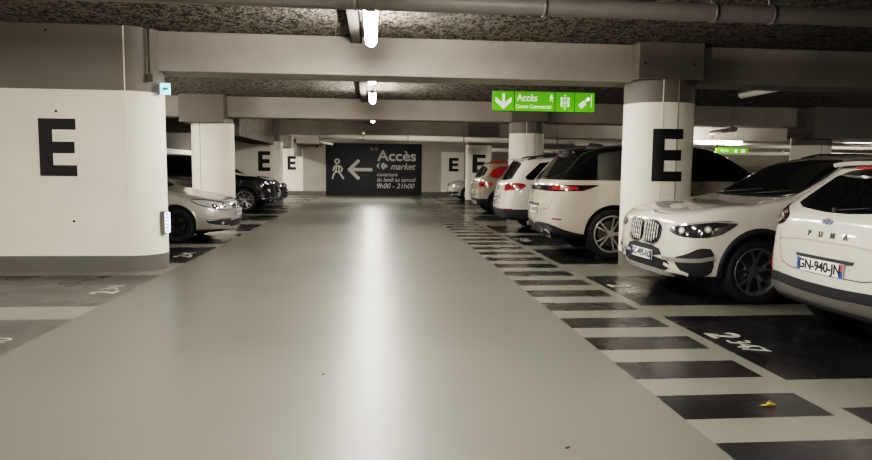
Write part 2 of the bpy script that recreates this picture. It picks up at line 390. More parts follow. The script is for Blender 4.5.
# ------------------------------------------------------------------ green hanging sign
def green_sign():
    Y = 11.5*k; x0, x1 = 2.07*k, 3.90*k; z0, z1 = 2.535*k, 2.875*k
    root = empty('hanging_sign', ((x0+x1)/2, Y, z0)); W = x1-x0; H = z1-z0
    tag(root, 'bright green hanging sign with arrow, Accès Centre Commercial and pictograms', 'sign')
    tiles = [(0, .205), (.213, .605), (.613, .80), (.808, 1)]
    X = lambda f: -W/2+f*W
    bm = bmesh.new(); box(bm, X(0)-.006, X(1)+.006, .003, .03, -.006, H+.006)
    bm_obj('backing', bm, M_SIGNK, root)
    for a, b in tiles:
        bm = bmesh.new(); box(bm, X(a), X(b), -.012, .004, 0, H, 0, bev=.002)
        bm_obj('panel', bm, M_GREEN, root)
    yf = -.016
    def pict(name, polys):
        bm = bmesh.new()
        for p in polys: prism(bm, p, lambda u, v, d: (u, yf+d, v), .004)
        bmesh.ops.recalc_face_normals(bm, faces=bm.faces)
        bm_obj(name, bm, M_SIGNW, root)
    def circle(cx, cy, r, n=14): return [(cx+r*cos(2*pi*i/n), cy+r*sin(2*pi*i/n)) for i in range(n)]
    c = X(.103); h = H
    pict('arrow', [[(c-.022, h*.88), (c-.022, h*.42), (c+.022, h*.42), (c+.022, h*.88)],
                   [(c-.125, h*.66), (c, h*.14), (c+.125, h*.66), (c+.125, h*.46+.05), (c, h*.34), (c-.125, h*.46+.05)][:3]+[(c+.125, h*.5), (c, h*.12), (c-.125, h*.5)]][:1]
         + [[(c-.13, h*.70), (c-.13, h*.46), (c, h*.10), (c, h*.36)], [(c+.13, h*.70), (c, h*.36), (c, h*.10), (c+.13, h*.46)]])
    text_fit('lettering', 'Accès', .20*W, h*.38, frame((X(.232), yf, h*.69), (1, 0, 0), (0, 0, 1)), M_SIGNW, root, align='LEFT', bold=.012, depth=.003)
    text_fit('lettering', 'Centre Commercial', .345*W, h*.19, frame((X(.224), yf, h*.24), (1, 0, 0), (0, 0, 1)), M_SIGNW, root, align='LEFT', bold=.005, depth=.003)
    c = X(.572); q = h/22; hh = h; h = h*.62
    pict('walking_pictogram', [circle(c, (hh*.36+h*.82*.92), q*1.1), [(c-q, (hh*.36+h*.74*.92)), (c+q, (hh*.36+h*.74*.92)), (c+q*.9, (hh*.36+h*.5*.92)), (c-q*.9, (hh*.36+h*.5*.92))],
        [(c-q*.9, (hh*.36+h*.5*.92)), (c+.1*q, (hh*.36+h*.5*.92)), (c-q*1.4, (hh*.36+h*.24*.92)), (c-q*2.3, (hh*.36+h*.24*.92))], [(c, (hh*.36+h*.5*.92)), (c+q*.9, (hh*.36+h*.5*.92)), (c+q*2, (hh*.36+h*.24*.92)), (c+q*1.1, (hh*.36+h*.24*.92))],
        [(c+q, (hh*.36+h*.72*.92)), (c+q*2.4, (hh*.36+h*.58*.92)), (c+q*2, (hh*.36+h*.54*.92)), (c+q*.8, (hh*.36+h*.62*.92))], [(c-q, (hh*.36+h*.72*.92)), (c-q*2.2, (hh*.36+h*.55*.92)), (c-q*1.7, (hh*.36+h*.52*.92)), (c-q*.7, (hh*.36+h*.6*.92))]])
    h = hh
    c = X(.706); s = h*.23
    fr = .012
    P = [[(c-s, h*.5-s), (c+s, h*.5-s), (c+s, h*.5-s+fr), (c-s, h*.5-s+fr)], [(c-s, h*.5+s-fr), (c+s, h*.5+s-fr), (c+s, h*.5+s), (c-s, h*.5+s)],
         [(c-s, h*.5-s), (c-s+fr, h*.5-s), (c-s+fr, h*.5+s), (c-s, h*.5+s)], [(c+s-fr, h*.5-s), (c+s, h*.5-s), (c+s, h*.5+s), (c+s-fr, h*.5+s)],
         [(c-.022, h*.80), (c+.022, h*.80), (c, h*.90)], [(c-.022, h*.20), (c, h*.10), (c+.022, h*.20)]]
    for d in (-.045, 0, .045):
        P += [circle(c+d, h*.5+.04, .013), [(c+d-.014, h*.5-.04), (c+d+.014, h*.5-.04), (c+d+.014, h*.5+.02), (c+d-.014, h*.5+.02)]]
    pict('lift_pictogram', P)
    c = X(.904); R = Matrix.Rotation(radians(38), 2)
    def rot(pts, ox=0, oy=0): return [tuple(R @ Vector(p)+Vector((c+ox, h*.5+oy))) for p in pts]
    pict('ticket_pictogram', [rot([(-.085, -.04), (.03, -.04), (.03, .04), (-.085, .04)], -.02, -.02), circle(c+.055, h*.66, .032), rot([(.0, -.02), (.09, -.01), (.09, .02), (0, .02)], .0, .01),
                              [(c+.1, h*.25), (c+.112, h*.25), (c+.112, h*.9), (c+.1, h*.9)]])
    for f in (.06, .94):
        bm = bmesh.new(); tube(bm, (X(f), .015, H), (X(f), .015, ZC-z0), .003, 6); bm_obj('hanging_wire', bm, M_STEEL, root)
green_sign()
def dim_sign():
    x, y, z = 14.5*k, 25.6*k, 2.2*k
    root = empty('hanging_sign', (x, y, z)); tag(root, 'small distant green sign seen past the pillar, above the dark car roof', 'sign')
    bm = bmesh.new(); box(bm, -.62, .62, -.02, .02, 0, .26, 0, bev=.01); bm_obj('panel', bm, M_GREEN, root)
    text('lettering', 'Accès', .13, frame((-.3, -.024, .16), (1, 0, 0), (0, 0, 1)), M_SIGNW, root)
    for a, b in ((.1, .2), (.35, .5)):
        bm = bmesh.new(); box(bm, a, b, -.026, -.021, .05, .2); bm_obj('pictogram', bm, M_SIGNW, root)
    for f in (-.5, .5):
        bm = bmesh.new(); tube(bm, (f, 0, .26), (f, 0, ZC-z), .004, 6); bm_obj('hanging_wire', bm, M_STEEL, root)
dim_sign()

# ------------------------------------------------------------------ luminaires
def luminaire(x, y, z, lit=True, L=1.5, label='', light=None, group=None, horiz=False, tilt=0):
    root = empty('strip_light', (x, y, z), rz=(pi/2 if horiz else 0)); tag(root, label, 'light', group)
    bm = bmesh.new()
    box(bm, -.045, .045, -L/2, L/2, .046, .085, 0, bev=.006)
    box(bm, -.05, .05, -L/2-.02, -L/2, .02, .085); box(bm, -.05, .05, L/2, L/2+.02, .02, .085)
    bm_obj('housing', bm, M_HOUSE, root)
    bm = bmesh.new()
    n = 10; P = [(.070*cos(pi+pi*i/n), .045+.085*sin(pi+pi*i/n)) for i in range(n+1)]
    A = [bm.verts.new((u, -L/2, v)) for u, v in P]; B = [bm.verts.new((u, L/2, v)) for u, v in P]
    for i in range(n): bm.faces.new((A[i], A[i+1], B[i+1], B[i])).smooth = True
    bm.faces.new(A[::-1]); bm.faces.new(B)
    bmesh.ops.recalc_face_normals(bm, faces=bm.faces)
    bm_obj('diffuser', bm, M_TUBE if lit else M_TUBEOFF, root)
    for yy in (-L*.35, L*.35):
        bm = bmesh.new(); tube(bm, (0, yy, .08), (0, yy, ZC-z), .006, 6); bm_obj('hanger', bm, M_STEEL, root)
    if light:
        ld = bpy.data.lights.new('strip_lamp', 'AREA'); ld.shape = 'RECTANGLE'; ld.size = .14; ld.size_y = L; ld.energy = light; ld.color = (1, .96, .91)
        lo = bpy.data.objects.new('strip_lamp', ld); COL.objects.link(lo); lo.parent = root; lo.location = (0, 0, -.045)
    return root
zL = 3.13*k
lab = {0: 'bright strip light hanging nearest over the aisle, behind the big pipe', 1: 'lit strip light just beyond the first concrete beam', 2: 'third lit strip light down the aisle, under the second bay ceiling',
       3: 'far lit strip light seen below the second beam'}
for i, Y in enumerate((8.0, 11.9, 15.7, 22.4)):
    luminaire(-.04*k, Y*k, zL, label=lab[i], light=22)
for i, Y in enumerate((4.2, .2, -4.5)): luminaire(-.04*k, Y*k, zL, label='unseen strip light added over the aisle on the near side of the big pipe', light=60, group='added strip lights behind the viewer')  # unseen lights added for reflections and light around the camera
luminaire(-.04*k, 31*k, zL, label='strip light over the far end of the aisle by the mural', light=120)
# right-hand row, unlit near one and lit far ones
luminaire(7.75*k, 12.6*k, 3.1*k, lit=False, label='unlit white strip light hanging over the right-hand cars')
for X, Y, z, l, h in ((13.7, 25.0, 2.66, 'glaring strip light far to the right above the dark car roof', True), (13.3, 26.2, 2.7, 'small lit strip light just right of the E column in the distance', False), (22.1, 28.04, 2.7, 'lit strip light at the right picture edge in the distance', True),
                      (16.6, 20, 2.95, 'lit strip light in the far right aisle', False), (16.6, 12, 2.95, 'lit strip light over the far right aisle, nearer one', False)):
    luminaire(X*k, Y*k, z*k, label=l, light=70, horiz=h)
# strip lights added out of sight to brighten the left side
# left bays
for i, (X, Y, E) in enumerate(((-6.6, 5.2, 10), (-7.2, 16.0, 60), (-6.6, 33.5, 60))):
    luminaire(X*k, Y*k, 2.95*k, label=('added hidden strip light over the left bays nearer than the E pier', 'added strip light over the left bays, hidden behind the near E pier', 'added hidden strip light at the far end of the left bays')[i], light=E)

# cable tray down the aisle
bm = bmesh.new(); box(bm, -.34*k, -.18*k, -6, YB, ZC-.09, ZC-.06); box(bm, -.34*k, -.325*k, -6, YB, ZC-.09, ZC-.02); box(bm, -.195*k, -.18*k, -6, YB, ZC-.09, ZC-.02)
# trays stop at beams
tag(bm_obj('cable_tray', bm, mat('tray_dark', '4a4844', .5)), 'dark cable tray running along the ceiling beside the aisle lights', 'cable tray', kind='structure')

def pipe(name, p, q, r, m, label, hangers=(), zc=ZC):
    root = empty(name, p); tag(root, label, 'pipe')
    d = Vector(q)-Vector(p)
    bm = bmesh.new(); tube(bm, (0, 0, 0), d, r, 18); bm_obj('pipe_run', bm, m, root)
    for t in hangers:
        c = d*t
        bm = bmesh.new(); tube(bm, c+Vector((0, 0, r*.9)), (c.x, c.y, zc-p[2]), .006, 6)
        u = d.normalized()
        tube(bm, c-u*.015, c+u*.015, r*1.12, 18)
        box(bm, c.x-.03, c.x+.03, c.y-.01, c.y+.01, r, r+.07)
        bm_obj('pipe_hanger', bm, M_STEEL, root)
    return root
pipe('drain_pipe', (-8.0, 6.5*k, 3.10*k), (20, 6.5*k, 3.10*k), .078, M_PIPE, 'large grey drain pipe crossing the whole ceiling in the foreground', hangers=(.28, .34, .397, .417, .5))
pipe('white_pipe', (-2.08*k, 25.2*k, 2.68*k), (26, 25.2*k, 2.50*k), .095, M_PIPEW, 'pale pipe hung across the aisle above the dark mural', hangers=(.055, .11, .18, .3))
pipe('white_pipe', (7*k, 22.5*k, 2.42*k), (30, 22.5*k, 2.42*k), .05, M_PIPEW, 'thin pale pipe across the right-hand bays behind the black car roof', hangers=(.2, .5))
pipe('white_pipe', (5.2*k, 30*k, 2.40*k), (31, 30*k, 2.40*k), .08, M_PIPEW, 'thick pale pipe at the back of the right-hand bays', hangers=(.2, .5))
pipe('white_pipe', (5.2*k, 24*k, 2.2*k), (31, 24*k, 2.2*k), .035, M_PIPEW, 'lowest thin pipe behind the right-hand cars', hangers=(.2, .5))
pipe('brown_pipe', (9.4*k, 16.5*k, 2.62*k), (12.2*k, 23*k, 2.92*k), .06, M_PIPE, 'slanting grey-brown pipe beyond the white E column', hangers=(.1, .9))
# low round lamp below the white pipe
root = empty('spot_lamp', (-1.85*k, 24.9*k, 2.40*k), rz=.15); tag(root, 'small pale tube lamp slung under the left end of the white pipe', 'light')
bm = bmesh.new(); tube(bm, (-.18, 0, .06), (.3, -.02, -.02), .035, 12); bm_obj('lamp_body', bm, M_PIPEW, root)
bm = bmesh.new(); tube(bm, (0, 0, .03), (0, .1, .12), .01, 8); bm_obj('bracket', bm, M_STEEL, root)

# exit sign + marker light on the near left pier, conduit
root = empty('exit_sign', (-2.96*k, 9.66*k, 2.51*k)); tag(root, 'small lit pale-blue exit sign on the rounded end of the near pier', 'sign')
bm = bmesh.new(); box(bm, -.09, -.045, .05, .12, .0, .14, 0, bev=.006); bm_obj('housing', bm, M_HOUSE, root)
bm = bmesh.new(); box(bm, -.045, .075, .05, .09, .0, .145, 0, bev=.004); bm_obj('lit_face', bm, M_LEDB, root)
bm = bmesh.new(); prism(bm, [(-.02, .07), (.015, .10), (.015, .085), (.055, .085), (.055, .06), (.015, .06), (.015, .045)], lambda u, v, d: (u, .046+d, v), .004)
bmesh.ops.recalc_face_normals(bm, faces=bm.faces); bm_obj('arrow', bm, mat('exit_teal', '2f9db5', .5), root)
root = empty('marker_light', (-3.06*k, 9.80*k, .52*k)); tag(root, 'upright lit marker light with dark bars low on the near pier', 'light')
bm = bmesh.new(); box(bm, -.02, .035, .0, .10, .0, .30, 0, bev=.008); bm_obj('housing', bm, M_HOUSE, root)
bm = bmesh.new(); box(bm, .035, .085, -.005, .085, .015, .285, 0, bev=.012); bm_obj('lit_face', bm, M_LEDW, root)
for i in range(6):
    bm = bmesh.new(); box(bm, .055, .09, -.012, -.004, .035+i*.044, .05+i*.044); bm_obj('dark_bar', bm, M_BLACK, root)
bm = bmesh.new(); xx = -3.13*k
tube(bm, (xx, 9.66*k, ZC), (xx+.0, 9.66*k, 2.80*k), .014, 8); tube(bm, (xx, 9.66*k, 2.80*k), (xx+.04, 9.66*k, 2.70*k), .012, 8)
box(bm, xx-.02, xx+.05, 9.62*k, 9.68*k, 2.68*k, 2.78*k)
tag(bm_obj('cable_conduit', bm, mat('conduit_brown', '4d443c', .5)), 'thin brown cable running down the top corner of the near pier', 'cable')
# small junction boxes and bolts
bm = bmesh.new(); box(bm, 0, .10, 0, .05, 0, .22, 0, bev=.01)
o = bm_obj('junction_box', bm, M_BLACK); o.location = (-3.15*k, YB-.06, 2.6*k); tag(o, 'small dark box on the back wall left of the mural', 'box')
# litter
bm = bmesh.new()
pts = [(-.05, -.01), (-.03, .012), (0, .004), (.02, .02), (.05, .01), (.06, -.005), (.02, -.012), (-.01, -.004)]
prism(bm, pts, lambda u, v, d: (u, v, .012-d+.01*sin(u*60)), .003); bmesh.ops.recalc_face_normals(bm, faces=bm.faces)
o = bm_obj('dry_leaf', bm, mat('leaf_yellow', 'b99a3e', .6)); o.location = (2.52*k, 3.88*k, 0); tag(o, 'small yellow dry leaf on the dark stripe in the foreground', 'leaf')
for i, (px, py, l) in enumerate(((.40, 4.72, 'tiny dark scrap on the grey floor left of the light streak'), (1.05, 3.35, 'thin dark sliver on the floor near the bottom edge'))):
    bm = bmesh.new(); box(bm, -.012, .012, -.006, .006, 0, .004); o = bm_obj('floor_scrap', bm, M_BLACK); o.location = (px*k-.7*(1-i), py*k, 0); o.rotation_euler.z = .7; tag(o, l, 'litter')

# ================================================================== cars
P_WHITE = mat('car_white', 'c3bfb5', .22, coat=1)
P_PEARL = mat('car_pearl', 'ada799', .25, coat=1)
P_BEIGE = mat('car_beige', '918977', .28, coat=1)
P_SILVER = mat('car_silver', 'a9a69f', .28, metal=.55, coat=1)
P_BLACK = mat('car_black', '0b0c0f', .15, coat=1)
P_RED = mat('car_red', 'a3231c', .3, coat=1)
C_PLAST = mat('car_plastic', '222326', .6)
C_GREYP = mat('car_grey_trim', '8e8c86', .35, metal=.3)
C_GLASS = mat('car_glass', '07090b', .06, coat=.5, spec=.6)
C_TYRE = mat('tyre_rubber', '151517', .75)
C_RIM = mat('rim_silver', 'b9b8b4', .28, metal=.85)
C_RIMD = mat('rim_dark', '8b8b8e', .3, metal=.8)
C_RIMK = mat('rim_black', '1c1d20', .3, metal=.5)
C_DISC = mat('brake_steel', '55534f', .4, metal=.8)
C_CHROME = mat('chrome', 'd8d8d6', .1, metal=1)
C_TAIL = mat('tail_red', '8a0f0c', .2, coat=1, emit='b01510', es=.05)
C_TAILD = mat('tail_dark', '2e0d0d', .12, coat=1)
C_LAMP = mat('lamp_clear', 'c4c5c4', .15, metal=.5, coat=1)
C_LAMPD = mat('lamp_dark', '2a2b2e', .12, coat=1)
C_LED = mat('lamp_bright', 'f3f2ec', .2, coat=1)
C_PLATE = mat('plate_white', 'dddcd6', .4)
C_PBLUE = mat('plate_blue', '2c4f9e', .4)
C_PTXT = mat('plate_black', '15151a', .5)
C_GAP = mat('panel_gap', '4c4a46', .7)
C_BADGE = mat('badge_blue', '1b2d5c', .2, coat=1)
C_UNDER = mat('car_underside', '0a0a0b', .9)

def chaikin(P, n=2, closed=True):
    for _ in range(n):
        Q = []; m = len(P)
        for i in range(m if closed else m-1):
            a, b = Vector(P[i]), Vector(P[(i+1) % m])
            Q += [a*.78+b*.22, a*.22+b*.78]
        if not closed: Q = [Vector(P[0])]+Q+[Vector(P[-1])]
        P = Q
    return P

class Car:
    """local frame: +x forward, +y left, z up, origin on the ground at the car's centre"""
    def __init__(s, name, label, S, category='car'):
        s.S = S; s.L = S['L']; s.root = empty(name); tag(s.root, label, category)
        s.build()
    def X(s, d): return s.L/2-d          # distance behind the nose -> x
    def rows(s, st):
        w, top, belt, sill = st['w'], st['top'], st['belt'], st['sill']; h = top-belt; T = s.S.get('tumble', .45)
        wb = w*.955
        y7 = wb-T*max(0, h*.80)*.62 - (.03 if h < .3 else .0)
        R = [(0, sill), (w*.72, sill), (w*.95, sill+.015), (w*.995, sill+.16), (w*1.0, sill+(belt-sill)*.62), (w*.988, belt-.05), (wb, belt+.012),
             (y7+.012, belt+.80*h), (y7-.07*(1 if h > .3 else 1.4), belt+.955*h), (y7*.5, belt+1.0*h-.004), (0, top)]
        return R
    def build(s):
        S = s.S; st = S['st']; fo, ro = S['fo'], S['ro']
        def interp(tab, z):
            if z <= tab[0][0]: return tab[0][1]
            for (a, b), (c, d) in zip(tab[:-1], tab[1:]):
                if z <= c: return b+(d-b)*(z-a)/(c-a)
            return tab[-1][1]
        G = []
        for q in st:
            row = []
            for (y, z) in s.rows(q):
                d = q['s']+q.get('kf', 0)*interp(fo, z)-q.get('kr', 0)*interp(ro, z)
                row.append(Vector((s.X(d), y, z)))
            G.append(row)
        def cap(row, f, bulge):
            return [Vector((v.x+bulge, v.y*f, v.z)) for v in row]
        bf, br = S.get('bulge_f', .05), S.get('bulge_r', .03)
        G = [cap(G[0], 0, bf), cap(G[0], .55, bf*.8)]+G+[cap(G[-1], .55, -br*.8), cap(G[-1], 0, -br)]
        bm = bmesh.new()
        for side in (1, -1):
            V = [[bm.verts.new((v.x, v.y*side, v.z)) for v in r] for r in G]
            for i in range(len(V)-1):
                for j in range(len(V[0])-1):
                    q = [V[i][j], V[i][j+1], V[i+1][j+1], V[i+1][j]]
                    if side < 0: q = q[::-1]
                    bm.faces.new(q)
        bmesh.ops.remove_doubles(bm, verts=bm.verts, dist=1e-4)
        bmesh.ops.dissolve_degenerate(bm, edges=bm.edges, dist=1e-4)
        bmesh.ops.recalc_face_normals(bm, faces=bm.faces)
        me = bpy.data.meshes.new('cage'); bm.to_mesh(me); bm.free()
        o = bpy.data.objects.new('cage', me); COL.objects.link(o)
        m = o.modifiers.new('s', 'SUBSURF'); m.levels = 3; m.render_levels = 3
        dg = bpy.context.evaluated_depsgraph_get(); body = bpy.data.meshes.new_from_object(o.evaluated_get(dg))
        bpy.data.objects.remove(o)
        # fit exactly to length/width/height
        xs = [v.co.x for v in body.vertices]; ysx = [v.co.y for v in body.vertices]; zs = [v.co.z for v in body.vertices]
        sx = S['L']/(max(xs)-min(xs)); cx = (max(xs)+min(xs))/2; sy = S['W']/(max(ysx)-min(ysx))
        z0, z1 = min(zs), max(zs); sill = min(q['sill'] for q in st)
        sz = (S['H']-sill)/(z1-z0)
        for v in body.vertices: v.co = Vector(((v.co.x-cx)*sx, v.co.y*sy, sill+(v.co.z-z0)*sz))
        s.body_me = body
        s.bvh = BVHTree.FromPolygons([v.co for v in body.vertices], [tuple(p.vertices) for p in body.polygons])
        # arches
        ob = bpy.data.objects.new('body', body); COL.objects.link(ob)
        s.axles = [s.X(S['ax_f']), s.X(S['ax_r'])]; Ra = S['Ra']
        bmc = bmesh.new()
        for ax in s.axles:
            for sd in (1, -1):
                tube(bmc, (ax, sd*(S['W']/2-.30), S['r']+.01), (ax, sd*(S['W']/2+.3), S['r']+.01), Ra, 48)
                # open towards the ground
        bmesh.ops.recalc_face_normals(bmc, faces=bmc.faces)
        mc = bpy.data.meshes.new('cut'); bmc.to_mesh(mc); bmc.free(); oc = bpy.data.objects.new('cut', mc); COL.objects.link(oc)
        md = ob.modifiers.new('b', 'BOOLEAN'); md.object = oc; md.operation = 'DIFFERENCE'; md.solver = 'EXACT'
        dg = bpy.context.evaluated_depsgraph_get(); dg.update(); res = bpy.data.meshes.new_from_object(ob.evaluated_get(dg))
        bpy.data.objects.remove(ob); bpy.data.objects.remove(oc)
        bm = bmesh.new(); bm.from_mesh(res)
        for z in S.get('cuts', []):
            bmesh.ops.bisect_plane(bm, geom=bm.verts[:]+bm.edges[:]+bm.faces[:], plane_co=(0, 0, z), plane_no=(0, 0, 1))
        for co, no in S.get('planes', []):
            bmesh.ops.bisect_plane(bm, geom=bm.verts[:]+bm.edges[:]+bm.faces[:], plane_co=co, plane_no=no)
        bm.normal_update()
        for f in bm.faces:
            c = f.calc_center_median(); f.smooth = True; mi = 0
            inner = False
            for ax in s.axles:
                dd = hypot(c.x-ax, c.z-S['r']-.01)
                if dd < Ra-.002 or (dd < Ra+.004 and abs(c.y) < S['W']/2 and f.normal.dot(Vector((ax-c.x, 0, S['r']-c.z)).normalized()) > .6): inner = True
            if inner: mi = 2
            elif f.normal.z < -.6 and c.z < .45: mi = 2
            else: mi = S['region'](c) if 'region' in S else 0
            f.material_index = mi
        res.materials.clear(); bm.to_mesh(res); bm.free()
        s.body = link('body', res, S['mats'], s.root, True, 38)
    # --- projected surface pieces ---
    def cast(s, p, d, off):
        d = Vector(d).normalized()
        o = Vector(p)-d*4
        hit, n, i, dist = s.bvh.ray_cast(o, d, 12)
        if hit is None:
            hit, n, i, dist = s.bvh.find_nearest(Vector(p))
        if n.dot(d) > 0: n = -n
        return hit+n*off, n
    def patch(s, name, pts, d, m, off=.006, smooth=1, parent=None, both=False, label=None, thick=.010, step=.05, mirror_only=False):
        d = Vector(d).normalized(); up = Vector((0, 0, 1))
        if abs(d.z) > .9: up = Vector((1, 0, 0))
        u = d.cross(up).normalized(); v = u.cross(d).normalized()
        P = [Vector(p) for p in pts]
        base = sum((p.dot(d) for p in P), 0)/len(P)
        Q = [Vector((p.dot(u), p.dot(v))) for p in P]
        if smooth: Q = chaikin(Q, smooth)
        bm = bmesh.new(); f = bm.faces.new([bm.verts.new((q.x, q.y, 0)) for q in Q])
        x0, x1 = min(q.x for q in Q), max(q.x for q in Q); y0, y1 = min(q.y for q in Q), max(q.y for q in Q)
        x = x0+step*.5
        while x < x1:
            bmesh.ops.bisect_plane(bm, geom=bm.verts[:]+bm.edges[:]+bm.faces[:], plane_co=(x, 0, 0), plane_no=(1, 0, 0)); x += step
        y = y0+step*.5
        while y < y1:
            bmesh.ops.bisect_plane(bm, geom=bm.verts[:]+bm.edges[:]+bm.faces[:], plane_co=(0, y, 0), plane_no=(0, 1, 0)); y += step
        N = {}
        for vt in bm.verts:
            w = u*vt.co.x+v*vt.co.y+d*base
            h, n = s.cast(w, d, off); vt.co = h; N[vt.index] = n
        bmesh.ops.recalc_face_normals(bm, faces=bm.faces)
        fs = [f for f in bm.faces]
        if fs and sum(f.normal.dot(d) for f in fs) > 0: bmesh.ops.reverse_faces(bm, faces=fs)
        for f in fs: f.smooth = True
        if thick:
            be = [e for e in bm.edges if e.is_boundary]
            r = bmesh.ops.extrude_edge_only(bm, edges=be)
            for e in r['geom']:
                if isinstance(e, bmesh.types.BMVert): e.co += d*thick
        obs = []
        par = parent or s.root
        me = bpy.data.meshes.new(name); bm.normal_update(); bm.to_mesh(me)
        if not mirror_only:
            o = link(name, me, m, par, angle=40); obs.append(o)
            if label: o['label'] = label
        if both or mirror_only:
            for vt in bm.verts: vt.co.y *= -1
            bmesh.ops.reverse_faces(bm, faces=bm.faces)
            me2 = bpy.data.meshes.new(name); bm.normal_update(); bm.to_mesh(me2)
            o2 = link(name, me2, m, par, angle=40); obs.append(o2)
            if label: o2['label'] = label
        bm.free()
        return obs
    def seam(s, name, pts, d, m=None, w=.006, off=.002, both=False, smooth=0, parent=None, thick=0, closed=False):
        """ribbon following the surface along a polyline"""
        m = m or C_GAP; d = Vector(d).normalized(); P = [Vector(p) for p in pts]
        if smooth: P = chaikin(P, smooth, closed)
        D = []
        for a, b in zip(P, P[1:]+([P[0]] if closed else [])):
            n = max(1, int((b-a).length/.035)); D += [a.lerp(b, i/n) for i in range(n)]
        if not closed: D.append(P[-1])
        up = Vector((0, 0, 1)) if abs(d.z) < .9 else Vector((1, 0, 0))
        bm = bmesh.new(); L = []; n = len(D)
        for i, p in enumerate(D):
            t = (D[(i+1) % n]-D[i-1]) if closed else (D[min(i+1, n-1)]-D[max(i-1, 0)])
            t = t-d*t.dot(d); sd = t.cross(d)
            if sd.length < 1e-6: sd = Vector((0, 0, 1))
            sd.normalize()
            a, _ = s.cast(p+sd*w/2, d, off); b, _ = s.cast(p-sd*w/2, d, off)
            L.append((bm.verts.new(a), bm.verts.new(b)))
        for i in range(n if closed else n-1):
            f = bm.faces.new((L[i][0], L[i][1], L[(i+1) % n][1], L[(i+1) % n][0])); f.smooth = True
        bmesh.ops.recalc_face_normals(bm, faces=bm.faces)
        if sum(f.normal.dot(d) for f in bm.faces) > 0: bmesh.ops.reverse_faces(bm, faces=bm.faces)
        par = parent or s.root; out = []
        me = bpy.data.meshes.new(name); bm.to_mesh(me); out.append(link(name, me, m, par))
        if both:
            for vt in bm.verts: vt.co.y *= -1
            bmesh.ops.reverse_faces(bm, faces=bm.faces)
            me = bpy.data.meshes.new(name); bm.to_mesh(me); out.append(link(name, me, m, par))
        bm.free(); return out
    def arch_trim(s, m, width=.05, off=.010, a0=-12, a1=192):
        Ra, r = s.S['Ra'], s.S['r']+.01
        for ax in s.axles:
            for sd in (1, -1):
                bm = bmesh.new(); L = []
                for i in range(37):
                    t = radians(a0+(a1-a0)*i/36); z = r+(Ra)*sin(t)
                    ins = []
                    for R_, of in ((Ra-.012, -.02), (Ra-.008, off), (Ra+width*.5, off+.004), (Ra+width, off*.7), (Ra+width+.004, -.01)):
                        x, zz = ax+R_*cos(t), r+R_*sin(t)
                        p, _ = s.cast((ax+(Ra+width)*cos(t), sd*2, max(.19, r+(Ra+width)*sin(t))), (0, -sd, 0), 0)
                        ins.append(bm.verts.new((x, p.y+sd*of, zz)))
                    L.append(ins)
                for i in range(36):
                    for j in range(4):
                        f = bm.faces.new((L[i][j], L[i][j+1], L[i+1][j+1], L[i+1][j])); f.smooth = True
                bmesh.ops.recalc_face_normals(bm, faces=bm.faces)
                if sum(f.normal.y*sd for f in bm.faces) < 0: bmesh.ops.reverse_faces(bm, faces=bm.faces)
                bm_obj('arch_trim', bm, m, s.root)
    def wheels(s, rim_r, style, rim_m, yo=.0, accent=None):
        S = s.S; r = S['r']; wd = .225
        def lathe(prof, n=40):
            bm = bmesh.new(); R = []
            for i in range(n):
                t = 2*pi*i/n; R.append([bm.verts.new((q*cos(t), y, q*sin(t))) for (q, y) in prof])
            for i in range(n):
                for j in range(len(prof)-1):
                    f = bm.faces.new((R[i][j], R[i][j+1], R[(i+1) % n][j+1], R[(i+1) % n][j])); f.smooth = True
            return bm
        h = wd/2
        tb = lathe([(rim_r-.01, -h+.02), (rim_r+.012, -h+.004), ((rim_r+r)/2, -h-.004), (r-.035, -h+.004), (r-.012, -h+.022), (r-.003, -h+.05), (r, -h+.07), (r, h-.07), (r-.003, h-.05), (r-.012, h-.022), (r-.035, h-.004), ((rim_r+r)/2, h+.004), (rim_r+.012, h-.004), (rim_r-.01, h-.02)])
        bmesh.ops.recalc_face_normals(tb, faces=tb.faces); tm = bpy.data.meshes.new('tyre'); tb.to_mesh(tm); tb.free()
        # rim: outside is +y
        rb = lathe([(rim_r-.02, -h+.02), (rim_r-.03, 0), (rim_r-.03, h-.05), (rim_r-.022, h-.022), (rim_r-.012, h-.008), (rim_r+.006, h-.006), (rim_r+.008, h-.012)])
        def spoke(a, r0, r1, w0, w1, y0=h-.06, y1=h-.022, skew=0, th=.028):
            ca, sa = cos(a), sin(a); v = []
            for (q, w, yy, sk) in ((r0, w0, y0, 0), (r1, w1, y1, skew)):
                for sg in (-1, 1):
                    for dy in (0, -th):
                        tx, tz = -sa, ca
                        ww = w*sg*(1 if dy == 0 else .8)+sk
                        v.append(rb.verts.new((q*ca+tx*ww, yy+dy, q*sa+tz*ww)))
            for q in ((0, 2, 6, 4), (1, 5, 7, 3), (0, 4, 5, 1), (2, 3, 7, 6), (0, 1, 3, 2), (4, 6, 7, 5)): rb.faces.new([v[i] for i in q])
        if style == 'y5':       # five Y-shaped double spokes
            for i in range(5):
                a = 2*pi*i/5+pi/2
                spoke(a, .03, rim_r*.5, .028, .020)
                for sg in (-1, 1): spoke(a+sg*.10, rim_r*.45, rim_r-.015, .013, .013, y0=h-.048, skew=sg*.045)
        elif style == 'v5':     # five pairs of thin parallel bars
            for i in range(5):
                a = 2*pi*i/5+pi/2+.3
                for sg in (-1, 1): spoke(a+sg*.13, .04, rim_r-.012, .010, .013, skew=sg*.012)
        elif style == 'm10':
            for i in range(10): spoke(2*pi*i/10, .04, rim_r-.012, .016, .012)
        else:
            for i in range(5): spoke(2*pi*i/5+pi/2, .04, rim_r-.012, .035, .028)
        tube(rb, (0, h-.10, 0), (0, h-.045, 0), .055, 20); tube(rb, (0, h-.045, 0), (0, h-.035, 0), .032, 20)
        bmesh.ops.recalc_face_normals(rb, faces=rb.faces); rm = bpy.data.meshes.new('rim'); rb.to_mesh(rm); rb.free()
